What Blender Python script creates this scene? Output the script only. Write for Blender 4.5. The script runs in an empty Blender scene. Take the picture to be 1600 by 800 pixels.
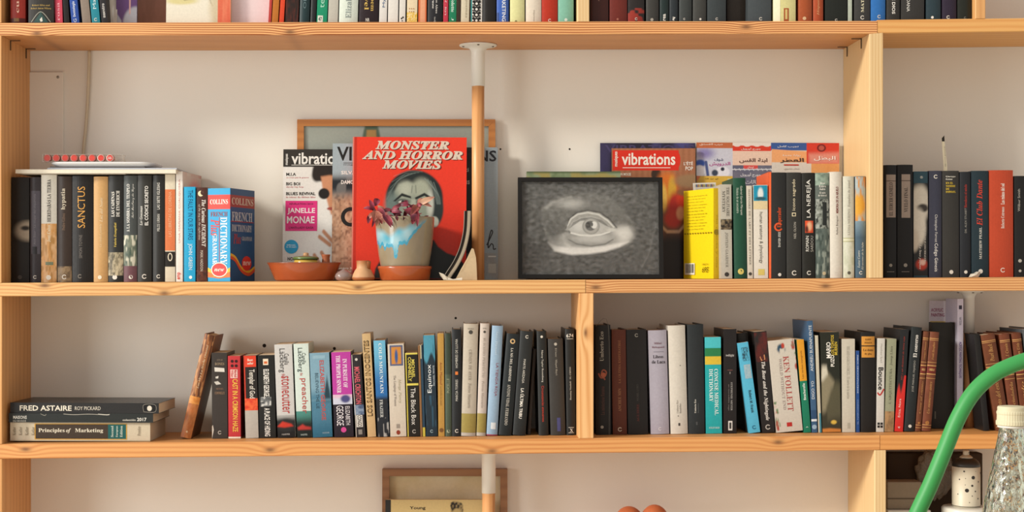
import bpy, math, random
import numpy as np
from mathutils import Vector, Matrix

random.seed(7)
rng = np.random.default_rng(7)
SC = bpy.context.scene
COL = SC.collection

# ------------------------------------------------------------------ camera, world, sun, exposure
S = 0.0014          # metres per photograph pixel at the front plane of the bookcase (y = 0)
DIST = 3.25         # camera distance from that plane
EYE = 1.18          # camera height
VX, VY = 713.0, 433.0   # photograph pixel straight ahead of the camera
DEPTH = 0.22        # depth of the bookcase; the wall stands at y = DEPTH

cam = bpy.data.cameras.new('camera')
cam.sensor_width = 36.0
cam.lens = 36.0 * DIST / (1600 * S)
cam.shift_x = (800 - VX) / 1600
cam.shift_y = (VY - 400) / 1600
cam_o = bpy.data.objects.new('camera', cam)
cam_o.location = (0, -DIST, EYE)
cam_o.rotation_euler = (math.pi / 2, 0, 0)
COL.objects.link(cam_o)
SC.camera = cam_o

world = bpy.data.worlds.new('room_light')
SC.world = world
world.use_nodes = True
bg = world.node_tree.nodes['Background']
bg.inputs['Color'].default_value = (1.0, 0.935, 0.87, 1)
bg.inputs['Strength'].default_value = 0.64

def light(name, kind, loc, aim, energy, color, **kw):
    l = bpy.data.lights.new(name, kind)
    l.energy = energy
    l.color = color
    for k, v in kw.items():
        setattr(l, k, v)
    o = bpy.data.objects.new(name, l)
    o.location = loc
    o.rotation_euler = (Vector(aim) - Vector(loc)).to_track_quat('-Z', 'Y').to_euler()
    COL.objects.link(o)
    return o

SUN_DIR = Vector((2.0, 1.0, -0.90))
light('sun', 'SUN', Vector((0, 0, EYE)) - SUN_DIR * 3, (0, 0, EYE), 2.9, (1.0, 0.96, 0.87), angle=math.radians(9))
light('window_daylight', 'AREA', (-2.6, -1.9, 1.4), (0, 0.1, 1.05), 30, (0.94, 0.97, 0.97), shape='RECTANGLE', size=0.9, size_y=1.3)

SC.view_settings.view_transform = 'Standard'
SC.view_settings.look = 'None'
SC.view_settings.exposure = 0.07
SC.view_settings.gamma = 1.0
SC.view_settings.use_curve_mapping = False

# ------------------------------------------------------------------ helpers
def lin(h):
    if isinstance(h, (tuple, list)):
        return tuple(h)[:3]
    h = h.lstrip('#')
    out = []
    for i in (0, 2, 4):
        c = int(h[i:i + 2], 16) / 255
        out.append(c / 12.92 if c <= 0.04045 else ((c + 0.055) / 1.055) ** 2.4)
    return tuple(out)

def P(px, py, y=0.0):
    """World point at depth y that the photograph shows at pixel (px, py)."""
    k = S * (DIST + y) / DIST
    return Vector(((px - VX) * k, y, EYE + (VY - py) * k))

def k_at(y):
    return S * (DIST + y) / DIST

def tag(o, label=None, cat=None, group=None, kind=None):
    if label: o['label'] = label
    if cat: o['category'] = cat
    if group: o['group'] = group
    if kind: o['kind'] = kind
    return o

def empty(name, loc, rot=(0, 0, 0)):
    o = bpy.data.objects.new(name, None)
    o.empty_display_size = 0.02
    o.location = loc
    o.rotation_euler = rot
    COL.objects.link(o)
    return o

class MB:
    def __init__(s):
        s.v, s.f, s.c, s.m, s.sm = [], [], [], [], []
    def add(s, verts, faces, col=(1, 1, 1), mi=0, smooth=False):
        n = len(s.v)
        s.v += [tuple(p) for p in verts]
        if len(col) == len(verts) and not isinstance(col[0], (int, float)):
            s.c += [tuple(c) for c in col]
        else:
            s.c += [tuple(col)] * len(verts)
        for f in faces:
            s.f.append(tuple(i + n for i in f))
            s.m.append(mi)
            s.sm.append(smooth)
        return s
    def box(s, x0, y0, z0, x1, y1, z1, col=(1, 1, 1), mi=0, bev=0.0):
        if bev <= 0:
            v = [(x, y, z) for z in (z0, z1) for y in (y0, y1) for x in (x0, x1)]
            f = [(0, 2, 3, 1), (4, 5, 7, 6), (0, 1, 5, 4), (2, 6, 7, 3), (0, 4, 6, 2), (1, 3, 7, 5)]
            return s.add(v, f, col, mi)
        b = bev
        v, idx = [], {}
        for i, (sx, x) in enumerate(((1, x0), (-1, x1))):
            for j, (sy, y) in enumerate(((1, y0), (-1, y1))):
                for l, (sz, z) in enumerate(((1, z0), (-1, z1))):
                    for a in range(3):
                        p = [x + sx * b, y + sy * b, z + sz * b]
                        p[a] = (x, y, z)[a]
                        idx[(i, j, l, a)] = len(v)
                        v.append(tuple(p))
        f = []
        I = lambda i, j, l, a: idx[(i, j, l, a)]
        for q in (0, 1):
            f.append((I(q, 0, 0, 0), I(q, 1, 0, 0), I(q, 1, 1, 0), I(q, 0, 1, 0)))
            f.append((I(0, q, 0, 1), I(1, q, 0, 1), I(1, q, 1, 1), I(0, q, 1, 1)))
            f.append((I(0, 0, q, 2), I(1, 0, q, 2), I(1, 1, q, 2), I(0, 1, q, 2)))
        for p in (0, 1):
            for q in (0, 1):
                f.append((I(p, q, 0, 0), I(p, q, 0, 1), I(p, q, 1, 1), I(p, q, 1, 0)))
                f.append((I(p, 0, q, 0), I(p, 0, q, 2), I(p, 1, q, 2), I(p, 1, q, 0)))
                f.append((I(0, p, q, 1), I(0, p, q, 2), I(1, p, q, 2), I(1, p, q, 1)))
        for p in (0, 1):
            for q in (0, 1):
                for r in (0, 1):
                    f.append((I(p, q, r, 0), I(p, q, r, 1), I(p, q, r, 2)))
        return s.add(v, f, col, mi)
    def lathe(s, prof, cx=0, cy=0, n=40, col=(1, 1, 1), mi=0, ry=1.0, smooth=True, cols=None):
        v, f, c = [], [], []
        for q, (r, z) in enumerate(prof):
            for i in range(n):
                a = 2 * math.pi * i / n
                v.append((cx + r * math.cos(a), cy + r * ry * math.sin(a), z))
                c.append(cols[q] if cols else col)
        for q in range(len(prof) - 1):
            for i in range(n):
                j = (i + 1) % n
                f.append((q * n + i, q * n + j, (q + 1) * n + j, (q + 1) * n + i))
        if prof[0][0] > 1e-6: f.append(tuple(reversed(range(n))))
        if prof[-1][0] > 1e-6: f.append(tuple((len(prof) - 1) * n + i for i in range(n)))
        return s.add(v, f, c, mi, smooth)
    def tube(s, pts, r, n=10, col=(1, 1, 1), mi=0, caps=True):
        pts = [Vector(p) for p in pts]
        v, f = [], []
        up = None
        for i, p in enumerate(pts):
            t = (pts[min(i + 1, len(pts) - 1)] - pts[max(i - 1, 0)]).normalized()
            if up is None:
                up = Vector((0, 0, 1)) if abs(t.z) < 0.9 else Vector((0, 1, 0))
            a = t.cross(up).normalized()
            b = a.cross(t).normalized()
            up = b
            rr = r[i] if isinstance(r, (list, tuple)) else r
            for q in range(n):
                w = 2 * math.pi * q / n
                v.append(p + a * rr * math.cos(w) + b * rr * math.sin(w))
        for i in range(len(pts) - 1):
            for q in range(n):
                w = (q + 1) % n
                f.append((i * n + q, i * n + w, (i + 1) * n + w, (i + 1) * n + q))
        if caps:
            f.append(tuple(reversed(range(n))))
            f.append(tuple((len(pts) - 1) * n + q for q in range(n)))
        return s.add(v, f, col, mi, True)
    def build(s, name, mats, parent=None):
        me = bpy.data.meshes.new(name)
        me.from_pydata(s.v, [], s.f)
        if not isinstance(mats, (list, tuple)): mats = [mats]
        for m in mats: me.materials.append(m)
        at = me.attributes.new('Col', 'FLOAT_COLOR', 'POINT')
        arr = np.ones((len(s.v), 4), np.float32)
        arr[:, :3] = np.array(s.c, np.float32).reshape(-1, 3)
        at.data.foreach_set('color', arr.ravel())
        me.polygons.foreach_set('material_index', s.m)
        me.polygons.foreach_set('use_smooth', s.sm)
        me.update()
        o = bpy.data.objects.new(name, me)
        COL.objects.link(o)
        if parent: o.parent = parent
        return o

def smooth_path(pts, n=8):
    pts = [Vector(p) for p in pts]
    out = []
    for i in range(len(pts) - 1):
        p0, p1, p2, p3 = pts[max(i - 1, 0)], pts[i], pts[i + 1], pts[min(i + 2, len(pts) - 1)]
        for q in range(n):
            t = q / n
            out.append(0.5 * ((2 * p1) + (p2 - p0) * t + (2 * p0 - 5 * p1 + 4 * p2 - p3) * t * t + (3 * p1 - p0 - 3 * p2 + p3) * t ** 3))
    return out + [pts[-1]]

# ------------------------------------------------------------------ materials
class NT:
    def __init__(s, name):
        s.m = bpy.data.materials.new(name)
        s.m.use_nodes = True
        s.t = s.m.node_tree
        s.b = s.t.nodes['Principled BSDF']
    def n(s, typ, **kw):
        nd = s.t.nodes.new(typ)
        for k, v in kw.items():
            if k.startswith('i_'): nd.inputs[int(k[2:]) if k[2:].isdigit() else k[2:]].default_value = v
            else: setattr(nd, k, v)
        return nd
    def link(s, a, b): s.t.links.new(a, b)
    def math(s, op, a, b=None, c=None):
        nd = s.n('ShaderNodeMath', operation=op)
        for i, q in enumerate((a, b, c)):
            if q is None: continue
            if isinstance(q, (int, float)): nd.inputs[i].default_value = q
            else: s.link(q, nd.inputs[i])
        return nd.outputs[0]
    def mix(s, fac, a, b, typ='MIX'):
        nd = s.n('ShaderNodeMix', data_type='RGBA', blend_type=typ)
        for i, q in ((0, fac), (6, a), (7, b)):
            if isinstance(q, (int, float)): nd.inputs[i].default_value = q
            elif isinstance(q, tuple): nd.inputs[i].default_value = (*q, 1)
            else: s.link(q, nd.inputs[i])
        return nd.outputs[2]

def printed(name, rough, spec=0.4, wear=0.10, scale=220, bump=0.0, coat=0.0):
    """Printed or painted stock: ink colour from the mesh, with fibre mottling from noise."""
    t = NT(name)
    at = t.n('ShaderNodeAttribute', attribute_name='Col')
    tc = t.n('ShaderNodeTexCoord')
    no = t.n('ShaderNodeTexNoise', i_Scale=scale, i_Detail=3.0)
    t.link(tc.outputs['Object'], no.inputs['Vector'])
    v = t.math('MULTIPLY_ADD', no.outputs[0], wear * 2, 0.90 - wear)
    g = t.n('ShaderNodeCombineColor')
    for i in range(3): t.link(v, g.inputs[i])
    c = t.mix(1.0, at.outputs['Color'], g.outputs[0], 'MULTIPLY')
    t.link(c, t.b.inputs['Base Color'])
    r = t.math('MULTIPLY_ADD', no.outputs[0], 0.18, rough - 0.09)
    t.link(r, t.b.inputs['Roughness'])
    t.b.inputs['Specular IOR Level'].default_value = spec
    t.b.inputs['Coat Weight'].default_value = coat
    if bump:
        bn = t.n('ShaderNodeBump', i_Strength=bump, i_Distance=0.001)
        t.link(no.outputs[0], bn.inputs['Height'])
        t.link(bn.outputs[0], t.b.inputs['Normal'])
    return t.m

MATTE = printed('printed_board', 0.40, 0.24)
GLOSS = printed('laminated_cover', 0.33, 0.26)
PAPER = printed('paper', 0.85, 0.2, 0.07, 160, 0.1)
CLOTH = printed('cloth_board', 0.8, 0.3, 0.16, 600, 0.2)
LEATHER = printed('leather', 0.45, 0.3, 0.30, 90, 0.25)
CLAY = printed('terracotta', 0.55, 0.4, 0.14, 60, 0.1)
GLAZE = printed('glazed_clay', 0.22, 0.5, 0.12, 45, 0.0, 0.3)
PAINT = printed('painted_metal', 0.42, 0.5, 0.03, 80)
MAT = dict(m=MATTE, g=GLOSS, p=PAPER, c=CLOTH, l=LEATHER)

def pages_mat():
    t = NT('page_block')
    tc = t.n('ShaderNodeTexCoord')
    mp = t.n('ShaderNodeMapping')
    mp.inputs['Scale'].default_value = (1500, 6, 6)
    t.link(tc.outputs['Object'], mp.inputs[0])
    no = t.n('ShaderNodeTexNoise', i_Scale=1.0, i_Detail=2.0)
    t.link(mp.outputs[0], no.inputs['Vector'])
    c = t.mix(no.outputs[0], lin('b89f7e'), lin('e2d2b6'))
    t.link(c, t.b.inputs['Base Color'])
    t.b.inputs['Roughness'].default_value = 0.9
    return t.m
PAGES = pages_mat()

def wood(name, along, knots=(), base='e3b078', line='c07a3e', freq=150, knotc='6b4426', contrast=1.0, seed=0.0, rough=0.5, kw=(0.035, 0.016)):
    """Pine: growth lines running along one axis, bending round knots at given places (long-axis coordinate, height)."""
    t = NT(name)
    tc = t.n('ShaderNodeTexCoord')
    sp = t.n('ShaderNodeSeparateXYZ')
    t.link(tc.outputs['Object'], sp.inputs[0])
    X, Y, Z = sp.outputs
    if along == 'z': X, Z = Z, X
    cb = t.n('ShaderNodeCombineXYZ')
    t.link(t.math('MULTIPLY', X, 2.2), cb.inputs[0])
    t.link(t.math('MULTIPLY', Y, 14), cb.inputs[1])
    t.link(t.math('MULTIPLY_ADD', Z, 14, seed), cb.inputs[2])
    n1 = t.n('ShaderNodeTexNoise', i_Scale=1.0, i_Detail=2.0)
    t.link(cb.outputs[0], n1.inputs['Vector'])
    ph = t.math('ADD', Z, t.math('MULTIPLY', Y, 0.55))
    ph = t.math('MULTIPLY', ph, freq)
    ph = t.math('ADD', ph, t.math('MULTIPLY', n1.outputs[0], 9.0))
    kfac = None
    for kx, kz in knots:
        dx = t.math('DIVIDE', t.math('SUBTRACT', X, kx), kw[0])
        dz = t.math('DIVIDE', t.math('SUBTRACT', Z, kz), kw[1])
        d2 = t.math('ADD', t.math('MULTIPLY', dx, dx), t.math('MULTIPLY', dz, dz))
        e = t.math('POWER', 2.718, t.math('MULTIPLY', d2, -1.0))
        ph = t.math('ADD', ph, t.math('MULTIPLY', e, 7.0))
        s_ = t.math('POWER', 2.718, t.math('MULTIPLY', d2, -9.0))
        kfac = s_ if kfac is None else t.math('MAXIMUM', kfac, s_)
    w = t.math('MULTIPLY_ADD', t.math('SINE', ph), 0.5, 0.5)
    w = t.math('POWER', w, 1.6)
    cb2 = t.n('ShaderNodeCombineXYZ')
    t.link(t.math('MULTIPLY', X, 9), cb2.inputs[0])
    t.link(t.math('MULTIPLY', Y, 420), cb2.inputs[1])
    t.link(t.math('MULTIPLY', Z, 420), cb2.inputs[2])
    n2 = t.n('ShaderNodeTexNoise', i_Scale=1.0, i_Detail=3.0)
    t.link(cb2.outputs[0], n2.inputs['Vector'])
    f = t.math('MULTIPLY', t.math('MULTIPLY', w, contrast), t.math('MULTIPLY_ADD', n1.outputs[0], 0.9, 0.3))
    f = t.math('ADD', f, t.math('MULTIPLY_ADD', n2.outputs[0], 0.5, -0.25))
    f = t.math('MINIMUM', t.math('MAXIMUM', f, 0.0), 1.0)
    c = t.mix(f, lin(base), lin(line))
    if kfac is not None:
        c = t.mix(t.math('MULTIPLY', kfac, 0.85), c, lin(knotc))
    t.link(c, t.b.inputs['Base Color'])
    t.b.inputs['Roughness'].default_value = rough
    bn = t.n('ShaderNodeBump', i_Strength=0.15, i_Distance=0.001)
    t.link(n2.outputs[0], bn.inputs['Height'])
    t.link(bn.outputs[0], t.b.inputs['Normal'])
    return t.m

def plain(name, col, rough=0.5, scale=30, var=0.08, bump=0.0, **kw):
    t = NT(name)
    tc = t.n('ShaderNodeTexCoord')
    no = t.n('ShaderNodeTexNoise', i_Scale=scale, i_Detail=4.0)
    t.link(tc.outputs['Object'], no.inputs['Vector'])
    a = lin(col)
    c = t.mix(no.outputs[0], tuple(q * (1 - var) for q in a), tuple(min(1, q * (1 + var)) for q in a))
    t.link(c, t.b.inputs['Base Color'])
    t.b.inputs['Roughness'].default_value = rough
    for k, v in kw.items():
        t.b.inputs[k.replace('_', ' ')].default_value = v
    if bump:
        bn = t.n('ShaderNodeBump', i_Strength=bump, i_Distance=0.002)
        t.link(no.outputs[0], bn.inputs['Height'])
        t.link(bn.outputs[0], t.b.inputs['Normal'])
    return t.m

def clear(name, tint=(1, 1, 1), amount=0.85, rough=0.12):
    t = NT(name)
    out = t.t.nodes['Material Output']
    tr = t.n('ShaderNodeBsdfTransparent')
    tr.inputs[0].default_value = (*tint, 1)
    mx = t.n('ShaderNodeMixShader')
    no = t.n('ShaderNodeTexNoise', i_Scale=25.0)
    f = t.math('MULTIPLY_ADD', no.outputs[0], -0.2, amount + 0.1)
    t.link(f, mx.inputs[0])
    t.b.inputs['Base Color'].default_value = (*[0.8 * q for q in tint], 1)
    t.b.inputs['Roughness'].default_value = rough
    t.link(t.b.outputs[0], mx.inputs[1])
    t.link(tr.outputs[0], mx.inputs[2])
    t.link(mx.outputs[0], out.inputs[0])
    return t.m

# ------------------------------------------------------------------ lettering
STY = {'s': (0x1D400, 0x1D41A), 'i': (0x1D434, 0x1D44E), 'I': (0x1D468, 0x1D482), 'c': (0x1D4D0, 0x1D4EA), 'B': (0x1D5D4, 0x1D5EE), 'm': (0x1D670, 0x1D68A), 'J': (0x1D468, 0x1D482)}
def styled(t, st):
    if st not in STY: return t
    U, L = STY[st]
    o = ''
    for ch in t:
        if 'A' <= ch <= 'Z': o += chr(U + ord(ch) - 65)
        elif 'a' <= ch <= 'z': o += chr(0x210E) if (st == 'i' and ch == 'h') else chr(L + ord(ch) - 97)
        else: o += ch
    return o
# Arabic letters joined by position: isolated form, then final, initial, medial
AR = {}
for base, letters in ((0xFE8F, 'ب'), (0xFE95, 'تثجحخ'), (0xFEB1, 'سشصضطظعغفقكلمنه'), (0xFEF1, 'ي')):
    for i, ch in enumerate(letters): AR[ch] = (base + 4 * i, 4)
for base, letters in ((0xFE8D, 'ا'), (0xFE93, 'ة'), (0xFEA9, 'دذرز'), (0xFEED, 'وى'), (0xFE83, 'أ')):
    for i, ch in enumerate(letters): AR[ch] = (base + 2 * i, 2)
def arabic(t):
    out = []
    for i, ch in enumerate(t):
        if ch not in AR:
            out.append(ch); continue
        b, n = AR[ch]
        pj = i > 0 and t[i - 1] in AR and AR[t[i - 1]][1] == 4
        nj = n == 4 and i + 1 < len(t) and t[i + 1] in AR
        out.append(chr(b + (3 if pj and nj else 1 if pj else 2 if nj else 0)))
    return ''.join(reversed(out))
_tc = {}
def glyphs(text, st='r', off=0.0):
    key = (text, st, off)
    if key in _tc: return _tc[key]
    cu = bpy.data.curves.new('lettering', 'FONT')
    cu.body = arabic(text) if st == 'a' else styled(text, st)
    cu.resolution_u = 2
    cu.offset = off if off else (0.02 if st in 'ba' else 0.03 if st == 'J' else 0.0)
    ob = bpy.data.objects.new('lettering', cu)
    me = bpy.data.meshes.new_from_object(ob)
    v = np.array([q.co[:2] for q in me.vertices]) if len(me.vertices) else np.zeros((0, 2))
    f = [tuple(p.vertices) for p in me.polygons]
    bpy.data.objects.remove(ob); bpy.data.curves.remove(cu); bpy.data.meshes.remove(me)
    if len(v):
        v = v - v.min(0)
        v = v / np.maximum(v.max(0), 1e-6)
    _tc[key] = (v, f)
    return _tc[key]

# print elements; u runs across the face (0 left, 1 right), v runs up it (0 foot, 1 head)
def T(text, v0, v1, u, su, col, d='u', st='r'): return ('t', text, v0, v1, u, su, col, d, st)      # along the height
def H(text, u0, u1, v, sv, col, st='r', sl=0.0): return ('h', text, u0, u1, v, sv, col, st, sl)     # across the width
def B(v0, v1, col, u0=0.0, u1=1.0): return ('b', v0, v1, u0, u1, col)
def O(u, v, r, col='d8d2c6'): return ('o', u, v, r, col)                                             # ring
def Dt(u, v, r, col, ry=None): return ('d', u, v, r, col, ry)                                        # disc; r in widths
def Pl(pts, col): return ('p', pts, col)
def Im(v0, v1, fn, u0=0.0, u1=1.0, res=0.0016): return ('i', v0, v1, u0, u1, fn, res)
def Ln(pts, r, col): return ('l', pts, r, col)

def put_prints(mb, prints, W, Hh, mp, mi=0):
    """mp(a, b, e): metres across, metres up, lift off the surface -> point."""
    e = 0.0002
    for p in prints:
        e += 0.00006
        k = p[0]
        if k == 'b':
            _, v0, v1, u0, u1, col = p
            n = 8
            vs, fs = [], []
            for i in range(n + 1):
                a = W * (u0 + (u1 - u0) * i / n)
                vs += [mp(a, Hh * v0, e), mp(a, Hh * v1, e)]
            for i in range(n): fs.append((2 * i, 2 * i + 2, 2 * i + 3, 2 * i + 1))
            mb.add(vs, fs, lin(col), mi)
        elif k == 't':
            _, text, v0, v1, u, su, col, d, st = p
            g, f = glyphs(text, st)
            if not len(g): continue
            L, w = (v1 - v0) * Hh, su * W
            if d == 'u': q = [(u * W + w / 2 - y * w, v0 * Hh + x * L) for x, y in g]
            else: q = [(u * W - w / 2 + y * w, v1 * Hh - x * L) for x, y in g]
            mb.add([mp(a, b, e + 0.00012) for a, b in q], f, lin(col), mi)
        elif k == 'h':
            _, text, u0, u1, v, sv, col, st, sl = p
            g, f = glyphs(text, st)
            if not len(g): continue
            hh = sv * Hh
            q = [(W * (u0 + (u1 - u0) * x) + sl * (y - 0.5) * hh, v * Hh + (y - 0.5) * hh) for x, y in g]
            mb.add([mp(a, b, e + 0.00012) for a, b in q], f, lin(col), mi)
        elif k in 'od':
            u, v, r, col = p[1:5]
            n = 20
            R = r * W
            RY = R if k == 'o' or p[5] is None else p[5] * W
            if k == 'd':
                vs = [mp(u * W + R * math.cos(2 * math.pi * i / n), v * Hh + RY * math.sin(2 * math.pi * i / n), e) for i in range(n)]
                mb.add(vs, [tuple(range(n))], lin(col), mi)
            else:
                vs, fs = [], []
                for i in range(n):
                    a = 0.6 + 5.2 * i / (n - 1)
                    for q in (1.0, 0.62):
                        vs.append(mp(u * W + R * q * math.cos(a), v * Hh + R * q * math.sin(a), e))
                for i in range(n - 1): fs.append((2 * i, 2 * i + 2, 2 * i + 3, 2 * i + 1))
                mb.add(vs, fs, lin(col), mi)
        elif k == 'p':
            _, pts, col = p
            mb.add([mp(u * W, v * Hh, e) for u, v in pts], [tuple(range(len(pts)))], lin(col), mi)
        elif k == 'l':
            _, pts, r, col = p
            pts = [Vector((u * W, v * Hh, 0)) for u, v in pts]
            pts = smooth_path(pts, 5)
            vs, fs = [], []
            for i, q in enumerate(pts):
                tt = (pts[min(i + 1, len(pts) - 1)] - pts[max(i - 1, 0)]).normalized()
                nn = Vector((-tt.y, tt.x, 0)) * r * W
                vs += [mp(q.x + nn.x, q.y + nn.y, e), mp(q.x - nn.x, q.y - nn.y, e)]
            for i in range(len(pts) - 1): fs.append((2 * i, 2 * i + 2, 2 * i + 3, 2 * i + 1))
            mb.add(vs, fs, lin(col), mi)
        elif k == 'i':
            _, v0, v1, u0, u1, fn, res = p
            nx = max(4, int((u1 - u0) * W / res)); ny = max(4, int((v1 - v0) * Hh / res))
            U, V = np.meshgrid(np.linspace(0, 1, nx + 1), np.linspace(0, 1, ny + 1))
            C = fn(U, V).reshape(-1, 3)
            vs = [mp(W * (u0 + (u1 - u0) * a), Hh * (v0 + (v1 - v0) * b), e) for a, b in zip(U.ravel(), V.ravel())]
            fs = [(j * (nx + 1) + i, j * (nx + 1) + i + 1, (j + 1) * (nx + 1) + i + 1, (j + 1) * (nx + 1) + i) for j in range(ny) for i in range(nx)]
            mb.add(vs, fs, [tuple(c) for c in C], mi)

# picture helpers for printed art (arrays of linear colour)
def solid(U, c): return np.ones(U.shape + (3,)) * np.array(lin(c))
def lay(A, m, c):
    m = np.clip(m, 0, 1)[..., None]
    return A * (1 - m) + np.array(lin(c)) * m
def sst(a, b, x):
    t = np.clip((x - a) / (b - a), 0, 1)
    return t * t * (3 - 2 * t)
def ell(U, V, cx, cy, rx, ry, soft=0.1):
    d = np.sqrt(((U - cx) / rx) ** 2 + ((V - cy) / ry) ** 2)
    return 1 - sst(1 - soft, 1 + soft, d)
def vnoise(U, V, f, seed=0):
    r = np.random.default_rng(seed)
    n = int(f) + 3
    G = r.random((n, n))
    x, y = np.clip(U, 0, 1) * f, np.clip(V, 0, 1) * f
    i, j = np.floor(x).astype(int), np.floor(y).astype(int)
    a, b = x - i, y - j
    a, b = a * a * (3 - 2 * a), b * b * (3 - 2 * b)
    return G[j, i] * (1 - a) * (1 - b) + G[j, i + 1] * a * (1 - b) + G[j + 1, i] * (1 - a) * b + G[j + 1, i + 1] * a * b
def poly_m(U, V, pts, soft=0.01):
    """Soft mask of a polygon."""
    ins = np.zeros(U.shape, bool)
    dist = np.full(U.shape, 9.0)
    n = len(pts)
    for i in range(n):
        x0, y0 = pts[i]; x1, y1 = pts[(i + 1) % n]
        dx, dy = x1 - x0, y1 - y0
        t = np.clip(((U - x0) * dx + (V - y0) * dy) / (dx * dx + dy * dy + 1e-12), 0, 1)
        dist = np.minimum(dist, np.hypot(U - x0 - t * dx, V - y0 - t * dy))
        c = ((y0 > V) != (y1 > V)) & (U < (x1 - x0) * (V - y0) / (y1 - y0 + 1e-12) + x0)
        ins ^= c
    return sst(-soft, soft, np.where(ins, dist, -dist))
def seg_m(U, V, pts, r, soft=0.004):
    dist = np.full(U.shape, 9.0)
    for (x0, y0), (x1, y1) in zip(pts[:-1], pts[1:]):
        dx, dy = x1 - x0, y1 - y0
        t = np.clip(((U - x0) * dx + (V - y0) * dy) / (dx * dx + dy * dy + 1e-12), 0, 1)
        dist = np.minimum(dist, np.hypot(U - x0 - t * dx, V - y0 - t * dy))
    return 1 - sst(r - soft, r + soft, dist)
def mottle(c0, c1, f=9, seed=1, c2=None):
    """Blotchy printed picture of two or three inks."""
    def fn(U, V):
        n = 0.5 * vnoise(U, V, f, seed) + 0.3 * vnoise(U, V, f * 2.3, seed + 5) + 0.2 * vnoise(U, V, f * 5.1, seed + 7)
        A = lay(solid(U, c0), sst(0.25, 0.75, n), c1)
        if c2: A = lay(A, sst(0.55, 0.8, vnoise(U, V, f * 1.4, seed + 9)), c2)
        return A
    return fn
def grad(c0, c1, c2=None):
    def fn(U, V):
        A = lay(solid(U, c0), V if c2 is None else np.clip(V * 2, 0, 1), c1)
        return A if c2 is None else lay(A, np.clip(V * 2 - 1, 0, 1), c2)
    return fn

# ------------------------------------------------------------------ shelves as measured lines: front top edge of each board
def board_py(which, px):
    if which == 'top': return 35.6 - 0.0022 * px if px < 1371 else 31.0 - 0.012 * (px - 1371)
    if which == 'mid': return 442.0 - 0.0055 * px
    if which == 'low': return 694.0 - 0.0100 * px
    if which == 'base': return 1000.0
def board_z(which, X):
    return EYE + (VY - board_py(which, VX + X / S)) * S

# ------------------------------------------------------------------ books
def book(bl, br, tl, top, col, label, prints=(), shelf='mid', yf=0.065, d=0.135, hard=True, rot=0.0, mat='m', group=None,
         name='book', side=None, sidecol=None, back=None, pcol=None, bulge=None, topbow=True):
    k = k_at(yf)
    w = (br - bl) * k
    X0 = (bl - VX) * k
    zb = max(board_z(shelf, X0), board_z(shelf, X0 + w)) + 0.0004
    ztop = EYE + (VY - top) * k
    a = math.atan2((tl - bl) * k, ztop - zb)
    wl = w * math.cos(a) - 0.0005
    rz = math.radians(rot)
    if rot: wl = wl / math.cos(rz)
    h = (ztop - zb - wl * abs(math.sin(a))) / math.cos(a)
    root = empty(name, (X0, yf, zb + (wl * math.sin(a) if a > 0 else 0.0)), (0, a, rz))
    tag(root, label, 'book', group)
    t = 0.0022 if hard else 0.0006
    t = min(t, wl * 0.2)
    bg_ = bulge if bulge is not None else (min(0.0036, wl * 0.14) if hard else min(0.0006, wl * 0.03))
    c = lin(col)
    sy = lambda x: -bg_ * (1 - (2 * x / wl - 1) ** 2)
    n = 9
    out = [(0, d)] + [(wl * i / n, sy(wl * i / n)) for i in range(n + 1)] + [(wl, d)]
    inn = [(t, d)] + [(min(max(wl * i / n, t), wl - t), sy(wl * i / n) + t) for i in range(n + 1)] + [(wl - t, d)]
    mb = MB()
    vs = [(x, y, 0) for x, y in out] + [(x, y, 0) for x, y in inn] + [(x, y, h) for x, y in out] + [(x, y, h) for x, y in inn]
    m = len(out)
    fs = []
    for i in range(m - 1):
        fs += [(i, i + 1, 2 * m + i + 1, 2 * m + i), (m + i + 1, m + i, 3 * m + i, 3 * m + i + 1),
               (2 * m + i, 2 * m + i + 1, 3 * m + i + 1, 3 * m + i), (i + 1, i, m + i, m + i + 1)]
    fs += [(0, 2 * m, 3 * m, m), (m - 1, 2 * m - 1, 4 * m - 1, 3 * m - 1)]
    mb.add(vs, fs, c, 0)
    if hard and topbow:      # the spine's rounded head cap
        pass
    put_prints(mb, prints, wl, h, lambda x, z, e: (x, sy(min(max(x, 0), wl)) - e, z))
    if side:
        if sidecol:
            side = [B(0, 1, sidecol)] + list(side)
        if back == 'L': mp = lambda x, z, e: (-e, d - x, z)
        else: mp = lambda x, z, e: (wl + e, x, z)
        put_prints(mb, side, d, h, mp)
    mb.build('cover', MAT[mat], root)
    pg = MB()
    lift = 0.003 if hard else 0.0003
    pg.box(t + 0.0002, t + 0.0006, lift, wl - t - 0.0002, d - (0.003 if hard else 0.0004), h - lift, lin(pcol or 'dccbb0'))
    pg.build('pages', PAGES, root)
    return root

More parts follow.
